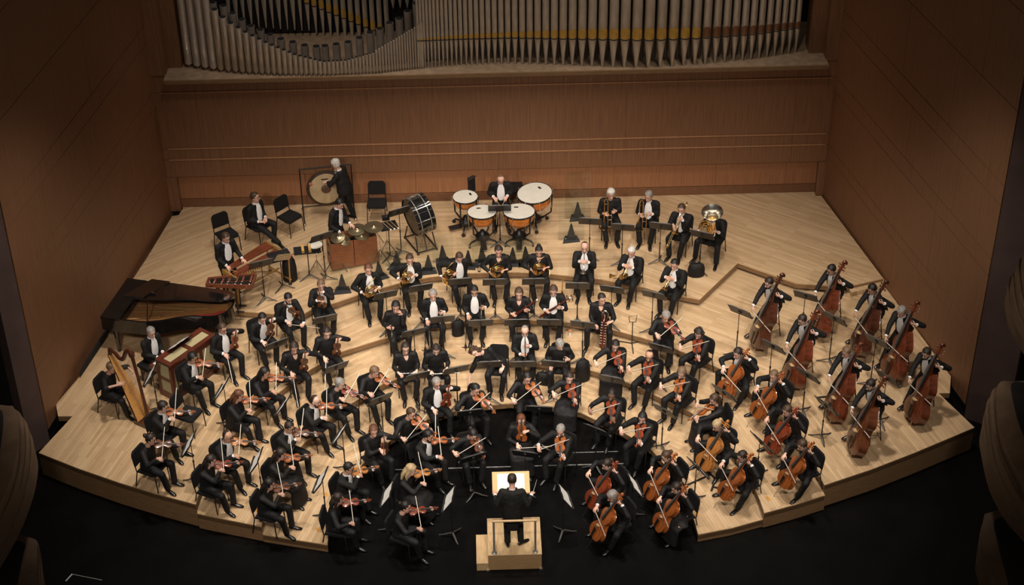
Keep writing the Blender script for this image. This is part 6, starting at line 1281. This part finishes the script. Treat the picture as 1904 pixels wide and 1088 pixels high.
p = at(717, 405, Z4+1.0); pb = empty('percussion_box', 'small black box on a thin stand behind the mallet table', 'box', mx=place(p.x, p.y, Z4, 10)); s = MB(); s.box((0, 0, 1.0), (.17, .14, .08)); s.build('box_body', BLKM, pb, smooth=False); drum_stand(pb, .96)
for px, py in ((626, 500), ):
    q = at(px, py, Z4); hs = empty('chrome_stand', 'empty chrome tripod stand before the trap case', 'stand', mx=place(q.x, q.y, Z4, 0)); s = MB(); s.tube([(0, 0, .82), (0, 0, .2)], .011, 8); s.tube([(-.06, 0, .82), (.06, 0, .84)], .012, 6); s.build('pole', CHROME, hs)
    for i in range(3): a = R(90+120*i); s = MB(); s.tube([(0, 0, .42), (.30*math.cos(a), .30*math.sin(a), .01)], .010, 6); s.build('tripod_leg', CHROME, hs)
# ------------------------------------------------------------------ clear sound shields on black pyramid feet
CLEAR = clear_mat('clear_acrylic'); RUB = mat('black_rubber', (.022, .023, .025), .6)
SHL_ = [(637, 541, 0, 'front of the trap case'), (706, 516, 18, 'behind the first horn'), (738, 497, -10, 'left behind the second horn'), (797, 505, 0, 'right behind the second horn'), (824, 487, 14, 'left behind the third horn'), (870, 496, -16, 'right behind the third horn'), (897, 489, 14, 'left behind the fourth horn'), (953, 491, -10, 'right behind the fourth horn'), (978, 489, 10, 'left behind the fifth horn'), (1074, 406, 0, 'nearest the back wall by the trombones'), (1062, 446, 0, 'in front of the one by the trombones')]
for i, (px, py, rz, ref) in enumerate(SHL_):
    q = at(px, py, Z4); sdx = empty('sound_shield_foot' if False else 'sound_shield', 'black pyramid foot of a clear sound shield, '+ref, 'sound shield', 'sound shields', place(q.x, q.y, Z4, rz))
    s = MB(); s.prism([(-.21, -.16), (.21, -.10), (.14, .16), (-.14, .16)], 0, .022); s.build('base_plate', RUB, sdx, smooth=False)
    s = MB(); s.add([(-.12, .0, .022), (.12, .0, .022), (.07, .14, .022), (-.07, .14, .022), (-.015, .05, .43), (.015, .05, .43), (.015, .065, .43), (-.015, .065, .43)], [(0, 1, 5, 4), (1, 2, 6, 5), (2, 3, 7, 6), (3, 0, 4, 7), (4, 5, 6, 7), (3, 2, 1, 0)]); s.build('pyramid', RUB, sdx, smooth=False)
    if i in (9, 10): s = MB(); s.box((0, -.02, .70), (.62, .008, 1.30)); s.build('clear_panel', CLEAR, sdx, smooth=False)
    else: s = MB(); s.box((0, .0, .42), (.50, .008, .74)); s.build('clear_panel', CLEAR, sdx, smooth=False)
# ------------------------------------------------------------------ small things on the floor
def bag(px, py, L, sz, rz, lb, m_=DRESS):
    q = at(px, py, LV[L]); b = empty('instrument_bag', lb, 'bag', 'bags', place(q.x, q.y, LV[L], rz)); x, y, z = sz; s = MB(); s.tube([(0, 0, .0), (0, 0, .03), (.0, 0, z*.6), (0, 0, z*.9), (0, 0, z)], [(x*.46, y*.46), (x*.5, y*.5), (x*.5, y*.48), (x*.42, y*.38), (x*.2, y*.2)], 12, hint=(1, 0, 0)); s.build('bag_body', m_, b); s = MB(); s.tube(spline([(-x*.2, 0, z), (0, 0, z+.07), (x*.2, 0, z)], 4), .012, 6); s.build('strap', BLKM, b)
bag(852, 622, 2, (.30, .22, .40), 20, 'black bag on the floor between two clarinets'); bag(1013, 713, 1, (.42, .20, .30), -15, 'black bag on the floor between the oboes'); bag(1083, 706, 1, (.34, .24, .55), 10, 'tall black bag right of the right oboe'); bag(1294, 512, 4, (.40, .24, .34), 0, 'round black bag by the left foot of the tuba'); bag(540, 520, 4, (.34, .30, .62), 0, 'black bag under the end of the xylophone'); bag(734, 668, 1, (.16, .14, .75), 0, 'tall slim black bag by the first clarinet')
def peg_clar(px, py, L, lb, pr=CLAR, nm='clarinet'):
    q = at(px, py, LV[L]); m0 = place(q.x, q.y, LV[L], 0); t = empty('instrument_peg', 'peg stand under the '+lb, 'stand', 'peg stands', m0); s = MB(); s.tube([(0, 0, 0), (0, 0, .16)], [.014, .010], 8); s.build('peg', BLKM, t)
    for i in range(3): a = R(30+120*i); s = MB(); s.tube([(0, 0, .012), (.10*math.cos(a), .10*math.sin(a), .008)], .009, 6); s.build('leg', BLKM, t)
    pr.new(m0 @ axes((0, 0, .70), (0, 0, -1), (0, -1, 0)), lb, nm)
peg_clar(791, 654, 2, 'left spare clarinet upright before the second clarinet'); peg_clar(800, 656, 2, 'right spare clarinet upright before the second clarinet'); peg_clar(866, 648, 2, 'lone spare clarinet upright on the floor by the third clarinet')
q = at(1046, 557, LV[3]); m0 = place(q.x, q.y, LV[3], 0); TPT.new(m0 @ axes((0, 0, .62), (0, 0, -1), (0, -1, 0)), 'spare trumpet bell down on the floor by the left trumpet', 'trumpet')
for i, (px, py, lb) in enumerate(((1054, 561, 'left'), (1062, 560, 'right'))):
    q = at(px, py, LV[3]); mt = empty('trumpet_mute', '%s of two metal mutes on the floor by the left trumpet' % lb, 'mute', 'mutes', place(q.x, q.y, LV[3], 0)); s = MB(); s.lathe([(.02, 0), (.055, .01), (.05, .06), (.02, .16), (.018, .17)], 14); s.build('cone', SILVER, mt)
_q = at(1174, 513, LV[3]+.68); TPT.new(axes(_q, (-1, -.05, .05), (0, 0, 1)), 'second trumpet lying across the lap of the middle trumpet', 'trumpet')
q = at(1060, 623, LV[2]); cp = empty('paper_cup', 'white and orange cup on the floor right of the right bassoon', 'cup', mx=place(q.x, q.y, LV[2], 0)); s = MB(); s.lathe([(.03, 0), (.04, .11), (.036, .11), (.028, .01)], 14); s.build('cup_wall', PAPER, cp); s = MB(); s.lathe([(.0405, .10), (.042, .10), (.042, .125), (.02, .13)], 14); s.build('lid', mat('orange_lid', (.60, .25, .08), .5), cp)
q = at(891, 505, Z4); wbt = empty('water_bottle', 'clear water bottle on the riser edge left of the fourth horn', 'bottle', mx=place(q.x, q.y, Z4, 0)); s = MB(); s.lathe([(.03, 0), (.033, .02), (.033, .14), (.014, .18), (.013, .20)], 14); s.build('bottle_body', CLEAR, wbt); s = MB(); s.lathe([(.015, .20), (.015, .22)], 10); s.build('cap', mat('blue_cap', (.05, .15, .45), .5), wbt)
q = at(1128, 708, LV[1]); mt = empty('floor_mat', 'dark square mat under the contrabassoon peg', 'mat', mx=place(q.x-.05, q.y+.35, LV[1], -10)); s = MB(); s.box((0, 0, .006), (.50, .42, .012)); s.build('mat_sheet', RUB, mt, smooth=False)
ib = at(1175, 640, LV[2]); ist = empty('instrument_stand', 'empty black instrument stand right of the contrabassoon', 'stand', mx=place(ib.x, ib.y, LV[1]+.2, 0)); s = MB(); s.tube([(0, 0, .02), (0, 0, .62)], .012, 8); s.tube([(-.07, 0, .62), (-.09, 0, .78), (.09, 0, .80), (.07, 0, .62), (-.07, 0, .62)], .010, 6); s.build('frame', BLKM, ist)
for a in (20, 160, 270): s = MB(); s.tube([(0, 0, .03), (.36*math.cos(R(a)), .36*math.sin(R(a)), .012)], .012, 6); s.build('foot', BLKM, ist)
ENDB = []
for px, py, L, rz, lb in ((1352, 912, 1, 160, 'below the cello first from the edge'), (1300, 893, 1, 30, 'below the cello second from the edge'), (1545, 738, 3, 5, 'under the midmost bass')):
    q = at(px, py, LV[L]); e = empty('endpin_anchor', 'black T-shaped floor bar %s' % lb, 'floor bar', 'endpin bars', place(q.x, q.y, LV[L], rz)); s = MB(); s.box((0, 0, .012), (.62, .035, .024)); s.build('long_bar', BLKM, e, smooth=False); s = MB(); s.box((.30, 0, .014), (.04, .26, .028)); s.build('cross_bar', BLKM, e, smooth=False)
TAPE = mat('orange_tape', (.55, .26, .05), .6, var=.5, scale=30)
for px, py, L in ((493, 886, 2), (477, 948, 2), (592, 985, 1), (607, 920, 1), (1295, 957, 1), (1428, 927, 2)):
    q = at(px, py, LV[L]); s = MB(); s.box((0, 0, .0012), (.07, .12, .002), rot=M.Rotation(.5, 3, 'Z')); o = tag(s.build('trim_tape', TAPE, None, smooth=False), kind='structure'); o.location = (q.x, q.y, LV[L])
bake_cloth()
